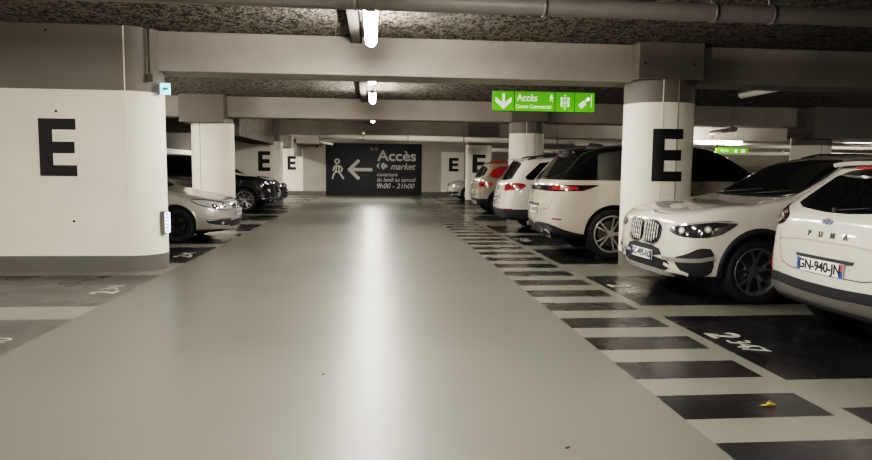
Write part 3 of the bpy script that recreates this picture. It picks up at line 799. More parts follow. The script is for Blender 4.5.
        db = bmesh.new(); tube(db, (0, 0, 0), (0, .025, 0), rim_r*.72, 32); dm = bpy.data.meshes.new('brake_disc'); db.to_mesh(dm); db.free()
        kb = bmesh.new(); tube(kb, (0, -.05, 0), (0, -.04, 0), rim_r-.01, 32); km = bpy.data.meshes.new('wheel_back'); kb.to_mesh(km); kb.free()
        first = True
        for ax in s.axles:
            for sd in (1, -1):
                t = bpy.data.objects.new('wheel', tm); COL.objects.link(t); t.parent = s.root
                if first: tm.materials.append(C_TYRE)
                t.location = (ax, sd*(S['W']/2-wd/2-.03-yo), r)
                if sd < 0: t.rotation_euler = (0, 0, pi)
                for nm, me, mm in (('rim', rm, rim_m), ('brake_disc', dm, C_DISC), ('wheel_back', km, C_UNDER)):
                    if first: me.materials.append(mm)
                    c = bpy.data.objects.new(nm, me); COL.objects.link(c); c.parent = t
                if accent:
                    ab = bmesh.new(); box(ab, -rim_r*.74, -rim_r*.5, .01, .05, -.06, .06, 0, bev=.01); bm_obj('brake_caliper', ab, accent, t)
                first = False
    def plate(s, x_dir, z, txt, y=0, w=.52, off=.012, tilt=0, red=True):
        p, n = s.cast((0, y, z), (-x_dir, 0, 0), 0)
        root = empty('licence_plate', parent=s.root)
        rx = Vector((0, 1 if x_dir > 0 else -1, 0)); up = Vector((-x_dir*sin(tilt), 0, cos(tilt)))
        root.matrix_local = frame((p.x+x_dir*off, y, z), rx, up)
        bm = bmesh.new(); box(bm, -w/2, w/2, -.055, .055, -.008, 0, 0, bev=.003); bm_obj('plate_panel', bm, C_PLATE, root)
        bm = bmesh.new(); box(bm, -w/2+.002, -w/2+.045, -.052, .052, -.002, .0015)
        bm_obj('blue_band', bm, C_PBLUE, root)
        bm = bmesh.new(); box(bm, w/2-.045, w/2-.002, -.052, .0, -.002, .0015, 0); box(bm, w/2-.045, w/2-.002, .0, .052, -.002, .0015, 1)
        bm_obj('region_band', bm, [C_PBLUE, mat('plate_red', 'b4504f', .4) if red else C_PBLUE], root)
        text('lettering', txt, .105, Matrix.Translation((0, 0, .002)), C_PTXT, root, bold=.0025, depth=.001, sp=.97)
    def blob(s, name, c, r, m, parent=None, both=False, rot=0):
        for sd in ((1, -1) if both else (1,)):
            bm = bmesh.new(); bmesh.ops.create_cube(bm, size=2)
            me = bpy.data.meshes.new(name); bm.to_mesh(me); bm.free()
            o = bpy.data.objects.new('t', me); COL.objects.link(o); mm = o.modifiers.new('s', 'SUBSURF'); mm.levels = 3
            dg = bpy.context.evaluated_depsgraph_get(); me2 = bpy.data.meshes.new_from_object(o.evaluated_get(dg)); bpy.data.objects.remove(o)
            R = Matrix.Rotation(rot*sd, 3, 'Z')
            for v in me2.vertices: v.co = R @ Vector((v.co.x*r[0]*1.25, v.co.y*r[1]*1.25, v.co.z*r[2]*1.25))+Vector((c[0], c[1]*sd, c[2]))
            link(name, me2, m, parent or s.root, True)
    def mirror(s, x, z, m=None, y=None):
        y = y or s.S['W']/2+.06
        for sd in (1, -1):
            bm = bmesh.new(); bmesh.ops.create_cube(bm, size=2)
            for v in bm.verts:
                t = .75 if v.co.x > 0 else 1
                v.co = Vector((x+v.co.x*.075, sd*(y+v.co.y*.10*t), z+v.co.z*.075*t))
            bmesh.ops.bevel(bm, geom=bm.edges[:], offset=.035, segments=4, affect='EDGES', profile=.6)
            mo = bm_obj('wing_mirror', bm, m or s.S['mats'][0], s.root, True)
            bm = bmesh.new(); box(bm, x-.03, x+.03, min(sd*(y-.16), sd*(y-.05)), max(sd*(y-.16), sd*(y-.05)), z-.07, z-.035); bm_obj('mirror_foot', bm, C_PLAST, mo)
            bm = bmesh.new(); box(bm, x-.079, x-.074, sd*y-.075, sd*y+.075, z-.055, z+.055); bm_obj('mirror_glass', bm, C_CHROME, mo)
    def rail(s, x0, x1, y, m, lift=.035, r=.014):
        for sd in (1, -1):
            bm = bmesh.new(); prev = None; n = 14
            for i in range(n+1):
                x = x0+(x1-x0)*i/n; p, _ = s.cast((x, sd*y, 3), (0, 0, -1), 0); e = min(1, min(i, n-i)/2.0)
                q = Vector((x, sd*y, p.z+lift*e))
                if prev is not None: tube(bm, prev, q, r, 8)
                prev = q
            bm_obj('roof_rail', bm, m, s.root)
    def side_windows(s, sets, both=True, m=None, frame_m=None):
        for i, pts in enumerate(sets):
            s.patch('side_window', [(s.X(a), 1, z) for a, z in pts], (0, -1, 0), m or C_GLASS, off=.004, both=both, smooth=0, thick=.006)
    def place(s, x, y, rz): s.root.location = (x, y, 0); s.root.rotation_euler = (0, 0, rz)

def ST(*rows):
    out = []
    for r in rows:
        d = dict(zip(('s', 'w', 'top', 'belt', 'sill', 'kf', 'kr'), r)); out.append(d)
    return out
def suv_stations(L, w, H, hood0, hood1, cowl, head, belt, beltr, sill, rtop=None, hw=1, hr=1, rs=.42):
    """nose height hood0, cowl height hood1 at distance cowl, roof starts at head"""
    rtop = rtop or H-.06
    return ST((.03, w*.74*hw, hood0, hood0-.10, sill+.03, 1, 0), (.09, w*.88*hw, hood0+.035, hood0-.07, sill+.02, 1, 0), (.24, w*.965, hood0+.075, hood0-.03, sill+.01, .85, 0),
              (.50, w*.995, hood0+.12, hood0+.02, sill, .35, 0), (.85, w, hood0+(hood1-hood0)*.62, belt-.08, sill, 0, 0), (cowl-.25, w, hood1-.02, belt-.035, sill, 0, 0),
              (cowl, w, hood1+.02, belt-.02, sill, 0, 0), (cowl+(head-cowl)*.35, w, hood1+(H-hood1)*.40, belt-.01, sill, 0, 0), (cowl+(head-cowl)*.7, w, hood1+(H-hood1)*.75, belt, sill, 0, 0),
              (head, w, H-.045, belt, sill, 0, 0), (head+.45, w, H-.005, belt+.005, sill, 0, 0), (head+1.05, w, H, (belt+beltr)/2, sill, 0, 0), (L-1.15, w, (H+rtop)/2+.015, beltr, sill, 0, 0),
              (L-.62, w*.995, rtop+.015, beltr, sill+.01, 0, .35), (L-.32, w*min(1, .97*hr), rtop, beltr, sill+.02, 0, .75), (L-.10, w*.90*hr, rtop-.01, beltr, sill+.03, 0, 1), (L-.02, w*.76*hr, rtop-.015, beltr-.005, sill+.05, 0, 1))

# ------------------------------------------------------------------ white compact SUV with twin grille (faces the aisle)
def car_bmw():
    L, W, H = 4.44, 1.83, 1.60
    S = dict(L=L, W=W, H=H, ax_f=.835, ax_r=3.505, r=.345, Ra=.395, tumble=.52, mats=[P_WHITE, C_PLAST, C_UNDER],
             fo=[(.2, .07), (.35, .0), (.62, .0), (.84, .03), (.95, .10), (1.05, .25)], ro=[(.25, .10), (.5, 0), (.8, .02), (1.0, .08), (1.25, .24), (1.6, .42)],
             st=suv_stations(L, W/2, H, .915, 1.10, 1.32, 2.18, 1.02, 1.06, .22), cuts=[.30], bulge_f=.05,
             region=lambda c: 1 if c.z < .30 else 0)
    c = Car('compact_suv', 'white SUV with twin chrome-barred grille, facing the aisle beside the E column', S); X = c.X
    c.wheels(.245, 'y5', C_RIMD); c.arch_trim(C_PLAST, .05)
    # windscreen
    c.patch('windscreen', [(X(1.30), -.66, 1.1), (X(1.22), 0, 1.1), (X(1.30), .66, 1.1), (X(1.75), .64, 1.3), (X(2.12), .52, 1.5), (X(2.10), 0, 1.5), (X(2.12), -.52, 1.5), (X(1.75), -.64, 1.3)], (-.75, 0, -1), C_GLASS, off=.005, smooth=1)
    c.seam('windscreen_trim', [(X(1.30), .69, 1.1), (X(1.75), .66, 1.3), (X(2.14), .55, 1.5)], (-.75, 0, -1), C_PLAST, w=.03, off=.006, both=True)
    c.side_windows([[(1.62, 1.05), (2.30, 1.48), (2.62, 1.50), (2.60, 1.05)], [(2.66, 1.05), (2.68, 1.50), (3.30, 1.47), (3.42, 1.09)], [(3.48, 1.10), (3.36, 1.46), (3.68, 1.41), (3.92, 1.20)]])
    c.seam('door_gap', [(X(1.55), 1, 1.0), (X(1.50), 1, .7), (X(1.52), 1, .35)], (0, -1, 0), both=True)
    c.seam('door_gap', [(X(2.63), 1, 1.5), (X(2.64), 1, .7), (X(2.62), 1, .35)], (0, -1, 0), both=True)
    c.seam('crease_shade', [(X(1.3), 1, .87), (X(2.6), 1, .90), (X(3.9), 1, .94)], (0, -1, 0), P_PEARL, w=.02, both=True)  # darker ribbon paints the shade along the side crease
    # bonnet
    c.seam('bonnet_gap', [(X(1.28), .74, 1), (X(.8), .72, 1), (X(.42), .63, 1), (X(.20), .40, 1), (X(.17), .0, 1)], (0, 0, -1), both=True, smooth=1)
    c.seam('bonnet_crease_shade', [(X(1.25), .50, 1), (X(.7), .42, 1), (X(.3), .27, 1)], (0, 0, -1), P_PEARL, w=.03, both=True)  # bonnet fold shading put into the colour of a ribbon
    c.patch('scuttle_panel', [(X(1.30), -.66, 1), (X(1.30), .66, 1), (X(1.22), .6, 1), (X(1.16), 0, 1), (X(1.22), -.6, 1)], (0, 0, -1), C_PLAST, off=.004)
    # kidney grilles
    for sd in (1, -1):
        g = c.patch('grille', [(3, sd*.022, .825), (3, sd*.29, .825), (3, sd*.385, .76), (3, sd*.36, .63), (3, sd*.25, .57), (3, sd*.05, .585), (3, sd*.022, .65)], (-1, 0, 0), C_UNDER, off=.008, smooth=2)[0]
        c.seam('grille_frame', [(3, sd*.020, .65), (3, sd*.020, .835), (3, sd*.29, .835), (3, sd*.393, .76), (3, sd*.367, .625), (3, sd*.25, .56), (3, sd*.05, .575)], (-1, 0, 0), C_CHROME, w=.012, off=.020, smooth=1, parent=g, closed=True)
        for i in range(6):
            yy = sd*(.058+.052*i); z0 = .595+(.0 if i < 4 else .025*(i-3)); z1 = .82-(.0 if i < 4 else .015*(i-3))
            bm = bmesh.new(); prev = None
            for t in range(5):
                p, _ = c.cast((3, yy, z0+(z1-z0)*t/4), (-1, 0, 0), .016)
                if prev is not None: tube(bm, prev, p, .0075, 6)
                prev = p
            bm_obj('grille_bar', bm, mat('bar_silver', 'd6d4ce', .35, metal=.2), g)
    bm = bmesh.new(); p, n = c.cast((X(.12), 0, 2), (0, 0, -1), .0); tube(bm, p-n*.003, p+n*.006, .037, 20); b = bm_obj('round_badge', bm, C_CHROME, c.root)
    bm = bmesh.new(); tube(bm, p+n*.006, p+n*.008, .026, 20); bm_obj('badge_centre', bm, C_PBLUE, b)
    # headlights: project along the corner diagonal
    D = (-.75, -.66, 0)
    hp = [(2.10, .46, .795), (2.02, .60, .83), (1.80, .80, .875), (1.68, .86, .875), (1.61, .885, .85), (1.68, .86, .785), (1.76, .83, .725), (1.88, .76, .695), (2.06, .58, .70), (2.12, .48, .735)]
    hl = c.patch('headlight', hp, D, C_LAMPD, off=.006, both=True, smooth=1)
    for o, sd in zip(hl, (1, -1)):
        for (cx, cy, cz) in ((2.02, .60, .765), (1.83, .76, .785)):
            dd = Vector((-.75, -.66*sd, 0)).normalized(); p, n = c.cast((cx, cy*sd, cz), dd, .007)
            bm = bmesh.new(); tube(bm, p-n*.004, p+n*.004, .036, 18); bm_obj('lamp_lens', bm, C_LAMP, o)
            bm = bmesh.new(); tube(bm, p+n*.004, p+n*.007, .020, 14); bm_obj('lamp_bulb', bm, C_LED, o)
    for (cx, cy, cz), q in (((2.06, .50, .825), 0),):
        c.seam('light_brow', [(2.10, .47, .79), (2.00, .61, .822), (1.80, .80, .865), (1.63, .88, .855)], D, C_LAMP, w=.014, off=.011, both=True)
    # bumper: lower grille, side intakes, silver skid plate, fog trim
    c.patch('lower_grille', [(3, -.50, .44), (3, .50, .44), (3, .56, .36), (3, .42, .30), (3, -.42, .30), (3, -.56, .36)], (-1, 0, 0), C_PTXT, off=.006, smooth=1)
    c.patch('plate_recess', [(3, -.34, .56), (3, .34, .56), (3, .44, .45), (3, -.44, .45)], (-1, 0, 0), C_PLAST, off=.004, smooth=1)
    c.patch('skid_plate', [(3, -.50, .315), (3, .50, .315), (3, .62, .265), (3, .40, .235), (3, -.40, .235), (3, -.62, .265)], (-1, 0, 0), C_GREYP, off=.014, smooth=1)
    ip = [(2.12, .56, .47), (2.0, .69, .53), (1.92, .76, .595), (1.81, .82, .59), (1.81, .82, .36), (1.88, .78, .30), (2.0, .70, .295), (2.08, .62, .36)]
    it = c.patch('side_intake', ip, D, C_PLAST, off=.007, both=True, smooth=1)
    c.seam('intake_blade', [(2.18, .42, .45), (2.05, .62, .455), (1.90, .76, .47), (1.80, .82, .50)], D, C_GREYP, w=.042, off=.018, both=True)
    c.seam('intake_blade', [(2.16, .44, .39), (2.07, .60, .345), (1.98, .68, .315)], D, P_WHITE, w=.035, off=.016, both=True)
    c.plate(1, .45, 'GC-495-NX', off=.02, red=False)
    c.seam('side_skirt', [(X(1.3), 1, .30), (X(3.1), 1, .30)], (0, -1, 0), C_PLAST, w=.10, off=.012, both=True)
    for d in (1.95, 3.0):
        c.blob('door_handle', (X(d+.45), .905, .955), (.10, .022, .016), P_WHITE, both=True)
    c.mirror(X(1.70), 1.10)
    c.rail(X(2.35), X(3.95), .56, C_PLAST, .03)
    c.patch('tail_light', [(-3, .5, .9), (-3, .80, .93), (-3, .86, 1.02), (-3, .52, 1.0)], (1, 0, 0), C_TAIL, both=True)
    c.patch('rear_window', [(-3, -.55, 1.14), (-3, .55, 1.14), (-3, .48, 1.42), (-3, -.48, 1.42)], (1, 0, 0), C_GLASS)
    bm = bmesh.new()
    for a, b, z in ((.15, .62, 0), (-.45, .1, 0)):
        p0, _ = c.cast((X(1.27), a, 2), (0, 0, -1), .02); p1, _ = c.cast((X(1.40), b, 2), (0, 0, -1), .02); tube(bm, p0, p1, .008, 6)
    bm_obj('wiper', bm, C_PLAST, c.root)
    return c
BMW = car_bmw()
def put(c, ax_d, X, Y, yaw, rev=True):
    """put the axle (distance ax_d behind the nose) at world X,Y; nose toward -X when rev"""
    rz = (pi if rev else 0)+yaw; lx = c.X(ax_d)
    c.place(X-lx*cos(rz), Y-lx*sin(rz), rz)
put(BMW, .835, 3.89, 7.22, .05)

# ------------------------------------------------------------------ white crossover seen from behind (round badge)
def car_puma():
    L, W, H = 4.2, 1.81, 1.54
    S = dict(L=L, W=W, H=H, ax_f=.83, ax_r=3.42, r=.335, Ra=.385, tumble=.55, mats=[P_WHITE, C_PLAST, C_UNDER, C_GREYP],
             fo=[(.2, .08), (.4, .0), (.62, .0), (.8, .08), (1.0, .3)], ro=[(.22, .12), (.42, .0), (.62, .01), (.80, .02), (1.0, .05), (1.12, .13), (1.40, .50), (1.54, .62)],
             st=suv_stations(L, W/2, H, .82, 1.02, 1.22, 2.05, .97, 1.05, .25, rtop=H-.05, hr=1.05), cuts=[.30], region=lambda c: 1 if c.z < .30 else 0, bulge_r=.07)
    c = Car('crossover_car', 'white hatchback crossover seen from behind, round blue badge, cut by right picture edge', S); X = c.X
    c.wheels(.23, 's5', C_RIMD); c.arch_trim(P_WHITE, .03, off=.004)
    R = (1, 0, 0)
    # rear window
    c.patch('rear_window', [(-3, -.58, 1.09), (-3, 0, 1.05), (-3, .58, 1.09), (-3, .54, 1.20), (-3, .44, 1.38), (-3, 0, 1.42), (-3, -.44, 1.38), (-3, -.54, 1.20)], R, C_GLASS, off=.006, smooth=1)
    # spoiler
    bm = bmesh.new()
    prof = []
    for i in range(13):
        y = -.58+1.16*i/12; e = 1-abs(y/.62)**3
        prof.append((y, e))
    rows = []
    for y, e in prof:
        top, _ = c.cast((X(L-.72), y, 3), (0, 0, -1), .008)
        xe = X(L-.40)+.10*(1-e)
        rows.append([bm.verts.new((X(L-.80), y, c.cast((X(L-.80), y, 3), (0, 0, -1), .002)[0].z)), bm.verts.new((X(L-.60), y, top.z+.004)), bm.verts.new((xe, y, top.z-.025)), bm.verts.new((xe+.02, y, top.z-.055)), bm.verts.new((X(L-.66), y, top.z-.06))])
    for a, b in zip(rows[:-1], rows[1:]):
        for j in range(5): bm.faces.new((a[j], b[j], b[(j+1) % 5], a[(j+1) % 5])).smooth = True
    bm.faces.new(rows[0]); bm.faces.new(rows[-1][::-1]); bmesh.ops.recalc_face_normals(bm, faces=bm.faces)
    sp = bm_obj('roof_spoiler', bm, P_WHITE, c.root, angle=40)
    bm = bmesh.new(); x = X(L-.385); box(bm, x-.004, x+.01, -.17, .17, rows[6][2].co.z-.03 if False else 1.405, 1.425)
    bm_obj('brake_light', bm, C_TAIL, sp)
    # tail lights wrap onto the tailgate
    for sd in (1, -1):
        D = (.62, -.78*sd, 0)
        t = c.patch('tail_light', [(-2.02, sd*.56, 1.005), (-2.0, sd*.66, 1.045), (-1.86, sd*.82, 1.095), (-1.70, sd*.87, 1.105), (-1.66, sd*.885, 1.055), (-1.80, sd*.86, 0.935), (-1.92, sd*.80, 0.895), (-2.03, sd*.62, 0.925)], D, C_TAILD, off=.01, smooth=1, label='dark wrap-around tail light')[0]
        c.seam('light_ring', [(-2.01, sd*.60, 0.995), (-1.90, sd*.78, 1.040), (-1.76, sd*.86, 1.050), (-1.84, sd*.84, 0.955), (-2.0, sd*.68, 0.940)], D, C_LAMP, w=.014, off=.014, smooth=1, parent=t, closed=True)
    # badge, letters
    p, n = c.cast((-3, .02, .99), R, 0)
    bm = bmesh.new(); 
    fr = frame(p, (0, -1, 0), (Vector((0, 0, 1))-n*n.z))
    for a, b, hh, name, m in ((.062, .028, .008, 'oval_badge', C_CHROME), (.054, .022, .010, 'badge_centre', C_BADGE)):
        bm = bmesh.new(); N = 28
        A = [bm.verts.new(fr @ Vector((a*cos(2*pi*i/N), b*sin(2*pi*i/N), -.01))) for i in range(N)]; B = [bm.verts.new(fr @ Vector((a*cos(2*pi*i/N), b*sin(2*pi*i/N), hh))) for i in range(N)]
        for i in range(N): bm.faces.new((A[i], A[(i+1) % N], B[(i+1) % N], B[i]))
        bm.faces.new(B)
        o = bm_obj(name, bm, m, c.root)
    for ch, yy in zip('PUMA', (.20, .066, -.066, -.20)):
        p, n = c.cast((-3, yy, .885), R, .004)
        text('lettering', ch, .062, frame(p, (-n.cross(Vector((0, 0, 1)))) if False else Vector((0, -1, 0)), Vector((0, 0, 1))-n*n.z), C_DISC, c.root, bold=.002, depth=.003, sp=1)
    p, n = c.cast((-3, -.50, .77), R, .003); text('lettering', 'ST', .03, frame(p, (0, -1, 0), (0, 0, 1)), C_DISC, c.root, bold=.001)
    # tailgate gaps
    c.seam('tailgate_gap', [(-3, -.60, 1.02), (-3, -.64, .86), (-3, -.60, .72), (-3, -.52, .585), (-3, 0, .575), (-3, .52, .585), (-3, .60, .72), (-3, .64, .86), (-3, .60, 1.02)], R, smooth=1, w=.009)
    c.seam('tailgate_crease_shade', [(-3, -.64, .80), (-3, -.3, .83), (-3, .3, .83), (-3, .64, .80)], R, P_PEARL, w=.018)  # shade of the tailgate fold, painted as a darker ribbon
    c.patch('plate_light_bar', [(-3, -.32, .715), (-3, .32, .715), (-3, .30, .69), (-3, -.30, .69)], R, C_PLAST, off=.016, smooth=0)
    c.plate(-1, .635, 'GN-940-JN', off=.014, y=.02)
    # lower bumper: dark band, grey skid
    c.patch('bumper_cladding', [(-3, -.80, .52), (-3, 0, .49), (-3, .80, .52), (-3, .85, .40), (-3, .78, .27), (-3, -.78, .27), (-3, -.85, .40)], R, C_PLAST, off=.012, smooth=1)
    c.patch('skid_plate', [(-3, -.72, .44), (-3, 0, .41), (-3, .72, .44), (-3, .76, .37), (-3, .66, .30), (-3, -.66, .30), (-3, -.76, .37)], R, mat('skid_grey', '5f5d58', .45, metal=.2), off=.026, smooth=1)
    c.seam('skid_slot', [(-3, -.66, .335), (-3, .66, .335)], R, C_PLAST, w=.022, off=.032)
    for sd in (1, -1):
        c.patch('reflector', [(-2.06, sd*.79, .64), (-2.02, sd*.83, .64), (-2.02, sd*.83, .52), (-2.06, sd*.79, .52)], (.85, -.5*sd, 0), C_TAIL, off=.008, smooth=0)
        c.seam('bumper_gap', [(X(L-.05), sd*.7, .77), (X(L-.28), sd*.88, .74), (X(L-.40), sd*.9, .70)], (.6, -.8*sd, 0))
    bm = bmesh.new(); p0, _ = c.cast((-3, 0, 1.07), R, .02); p1, _ = c.cast((-3, -.30, 1.10), R, .02); tube(bm, p0, p1, .007, 6); tube(bm, p0-Vector((.02, 0, 0)), p0+Vector((.03, 0, 0)), .02, 10)
    bm_obj('wiper', bm, C_PLAST, c.root)
    c.side_windows([[(1.55, 1.02), (2.2, 1.43), (2.5, 1.44), (2.48, 1.03)], [(2.54, 1.03), (2.56, 1.44), (3.1, 1.41), (3.28, 1.10)], [(3.33, 1.12), (3.2, 1.40), (3.42, 1.36)]])
    c.patch('windscreen', [(X(1.22), -.64, 1.1), (X(1.15), 0, 1.1), (X(1.22), .64, 1.1), (X(2.0), .5, 1.45), (X(2.0), -.5, 1.45)], (-.75, 0, -1), C_GLASS, off=.005)
    c.patch('headlight', [(X(.3), .5, .78), (X(.45), .85, .80), (X(.5), .88, .70), (X(.2), .55, .68)], (-.7, -.7, 0), C_LAMP, both=True)
    c.mirror(X(1.6), 1.07); c.rail(X(2.2), X(3.3), .54, C_PLAST, .02)
    bm = bmesh.new(); bmesh.ops.create_cone(bm, cap_ends=True, segments=8, radius1=.045, radius2=.012, depth=.07)
    p, _ = c.cast((X(3.1), 0, 3), (0, 0, -1), .03)
    for v in bm.verts: v.co = Vector((v.co.x*1.8, v.co.y*.6, v.co.z))+p
    bm_obj('roof_aerial', bm, P_WHITE, c.root, True)
    return c
PUMA = car_puma(); put(PUMA, 3.42, 4.28, 4.80, .02, rev=False)

# ------------------------------------------------------------------ large white SUV with black floating roof (rear to the aisle)
def car_rrs():
    L, W, H = 4.95, 2.0, 1.81
    S = dict(L=L, W=W, H=H, ax_f=.93, ax_r=3.93, r=.395, Ra=.445, tumble=.42, mats=[P_PEARL, C_PLAST, C_UNDER, P_BLACK],
             fo=[(.2, .08), (.4, .0), (.8, .0), (1.0, .10), (1.2, .3)], ro=[(.25, .22), (.42, .03), (.55, 0), (.9, .03), (1.15, .08), (1.25, .14), (1.70, .55), (1.83, .62)],
             st=suv_stations(L, W/2, H, 1.0, 1.20, 1.45, 2.35, 1.16, 1.20, .28, rtop=H-.09), cuts=[1.225], region=lambda c: 3 if c.z > 1.225 and c.x < L/2-1.5 else (1 if c.z < .34 else 0), bulge_r=.06)
    c = Car('luxury_suv', 'large white SUV with black roof, backed in just behind the E column', S); X = c.X; R = (1, 0, 0)
    c.wheels(.285, 'v5', C_RIM, accent=C_TAIL)
    c.patch('rear_window', [(-3, -.68, 1.27), (-3, .68, 1.27), (-3, .56, 1.66), (-3, -.56, 1.66)], R, C_GLASS, off=.006)
    c.side_windows([[(1.85, 1.25), (2.55, 1.68), (2.85, 1.71), (2.83, 1.25)], [(2.90, 1.25), (2.92, 1.71), (3.60, 1.69), (3.66, 1.25)], [(3.74, 1.25), (3.70, 1.68), (4.12, 1.63), (4.50, 1.27)]])
    bm = bmesh.new(); rows = []
    for i in range(11):
        y = -.62+1.24*i/10; e = 1-abs(y/.7)**3
        z = c.cast((X(L-.78), y, 3), (0, 0, -1), .0)[0].z
        xe = X(L-.38)+.12*(1-e)
        rows.append([bm.verts.new((X(L-.95), y, c.cast((X(L-.95), y, 3), (0, 0, -1), .002)[0].z)), bm.verts.new((X(L-.7), y, z+.02)), bm.verts.new((xe, y, z-.03)), bm.verts.new((xe+.03, y, z-.06)), bm.verts.new((X(L-.7), y, z-.09))])
    for a, b in zip(rows[:-1], rows[1:]):
        for j in range(5): bm.faces.new((a[j], b[j], b[(j+1) % 5], a[(j+1) % 5])).smooth = True
    bm.faces.new(rows[0]); bm.faces.new(rows[-1][::-1]); bmesh.ops.recalc_face_normals(bm, faces=bm.faces)
    bm_obj('roof_spoiler', bm, P_BLACK, c.root, angle=40)
    # slim lights joined by black band
    for sd in (1, -1):
        D = (.62, -.78*sd, 0)
        t = c.patch('tail_light', [(-2.42, sd*.62, 1.135), (-2.36, sd*.80, 1.14), (-2.2, sd*.94, 1.145), (-1.70, sd*1.0, 1.15), (-1.86, sd*1.0, 1.09), (-1.95, sd*.98, 1.06), (-2.3, sd*.92, 1.05), (-2.42, sd*.62, 1.05)], D, C_TAILD, off=.008, smooth=0, label='slim dark tail light')[0]
        c.patch('lit_strip', [(-2.38, sd*.78, 1.12), (-2.2, sd*.92, 1.125), (-2.02, sd*.97, 1.125), (-2.02, sd*.97, 1.075), (-2.2, sd*.92, 1.07), (-2.38, sd*.78, 1.07)], D, C_TAIL, off=.014, smooth=0, parent=t)
        c.patch('reflector', [(-2.30, sd*.74, .635), (-2.2, sd*.86, .63), (-2.2, sd*.86, .61), (-2.30, sd*.74, .615)], D, C_TAIL, off=.01, smooth=0)
        e = c.patch('exhaust_tip', [(-3, sd*.48, .47), (-3, sd*.76, .47), (-3, sd*.72, .35), (-3, sd*.52, .35)], R, C_CHROME, off=.05, thick=.05, smooth=1, label='chrome exhaust trim')[0]
        c.patch('exhaust_opening', [(-3, sd*.53, .445), (-3, sd*.71, .445), (-3, sd*.68, .375), (-3, sd*.56, .375)], R, C_PTXT, off=.056, smooth=1, parent=e)
        c.patch('bumper_cladding', [(-2.46, sd*.0, .52), (-2.42, sd*.45, .55), (-2.3, sd*.76, .54), (-2.1, sd*.90, .44), (-1.75, sd*.98, .36), (-1.75, sd*.98, .28), (-2.2, sd*.8, .28), (-2.46, sd*.0, .28)], (.80, -.60*sd, 0), C_PLAST, off=.010, smooth=1)
    c.patch('light_band', [(-3, -.66, 1.135), (-3, .66, 1.135), (-3, .66, 1.05), (-3, -.66, 1.05)], R, P_BLACK, off=.006, smooth=0)
    c.seam('tailgate_gap', [(-3, -.80, 1.04), (-3, -.80, .85), (-3, -.70, .76), (-3, 0, .74), (-3, .70, .76), (-3, .80, .85), (-3, .80, 1.04)], R, smooth=1, w=.01)
    c.patch('plate_recess', [(-3, -.38, .83), (-3, .38, .83), (-3, .34, .62), (-3, -.34, .62)], R, P_PEARL, off=.003)
    c.patch('plate_light_bar', [(-3, -.34, .835), (-3, .34, .835), (-3, .32, .81), (-3, -.32, .81)], R, C_PLAST, off=.02, smooth=0)
    c.plate(-1, .73, 'FY-418-IV', off=.02)
    for d in (1.72, 2.86, 3.68): c.seam('door_gap', [(X(d), 1, 1.22), (X(d), 1, .9), (X(d-.02 if d < 3 else d-.10), 1, .45)], (0, -1, 0), both=True)
    c.seam('fuel_flap', [(X(4.02), 1, 1.06), (X(4.24), 1, 1.06), (X(4.24), 1, .86), (X(4.02), 1, .86)], (0, -1, 0), P_BEIGE, closed=True, w=.006, both=True, smooth=1)
    c.seam('belt_trim', [(X(1.7), 1, 1.232), (X(4.7), 1, 1.232)], (0, -1, 0), P_BLACK, w=.02, off=.006, both=True)
    c.patch('windscreen', [(X(1.45), -.70, 1.3), (X(1.38), 0, 1.3), (X(1.45), .70, 1.3), (X(2.28), .58, 1.7), (X(2.28), -.58, 1.7)], (-.75, 0, -1), C_GLASS, off=.005)
    c.patch('headlight', [(X(.12), .50, .96), (X(.35), .90, .98), (X(.40), .92, .88), (X(.12), .52, .87)], (-.7, -.7, 0), C_LAMP, both=True)
    c.patch('grille', [(3, -.45, .95), (3, .45, .95), (3, .42, .80), (3, -.42, .80)], (-1, 0, 0), C_PTXT)
    c.mirror(X(1.95), 1.27, P_BLACK)
    for sd in (1,):
        bm = bmesh.new(); p, _ = c.cast((X(3.9), 0, 3), (0, 0, -1), 0)
        pts = [(-.16, 0), (.16, 0), (.05, .045), (-.12, .06)]
        prism(bm, pts, lambda u, v, d: (p.x+u, p.y-.02+d, p.z+v), .04); bmesh.ops.recalc_face_normals(bm, faces=bm.faces)
        bm_obj('roof_aerial', bm, P_BLACK, c.root)
    return c
RRS = car_rrs(); put(RRS, 3.93, 3.68, 10.72, -.02, rev=False)

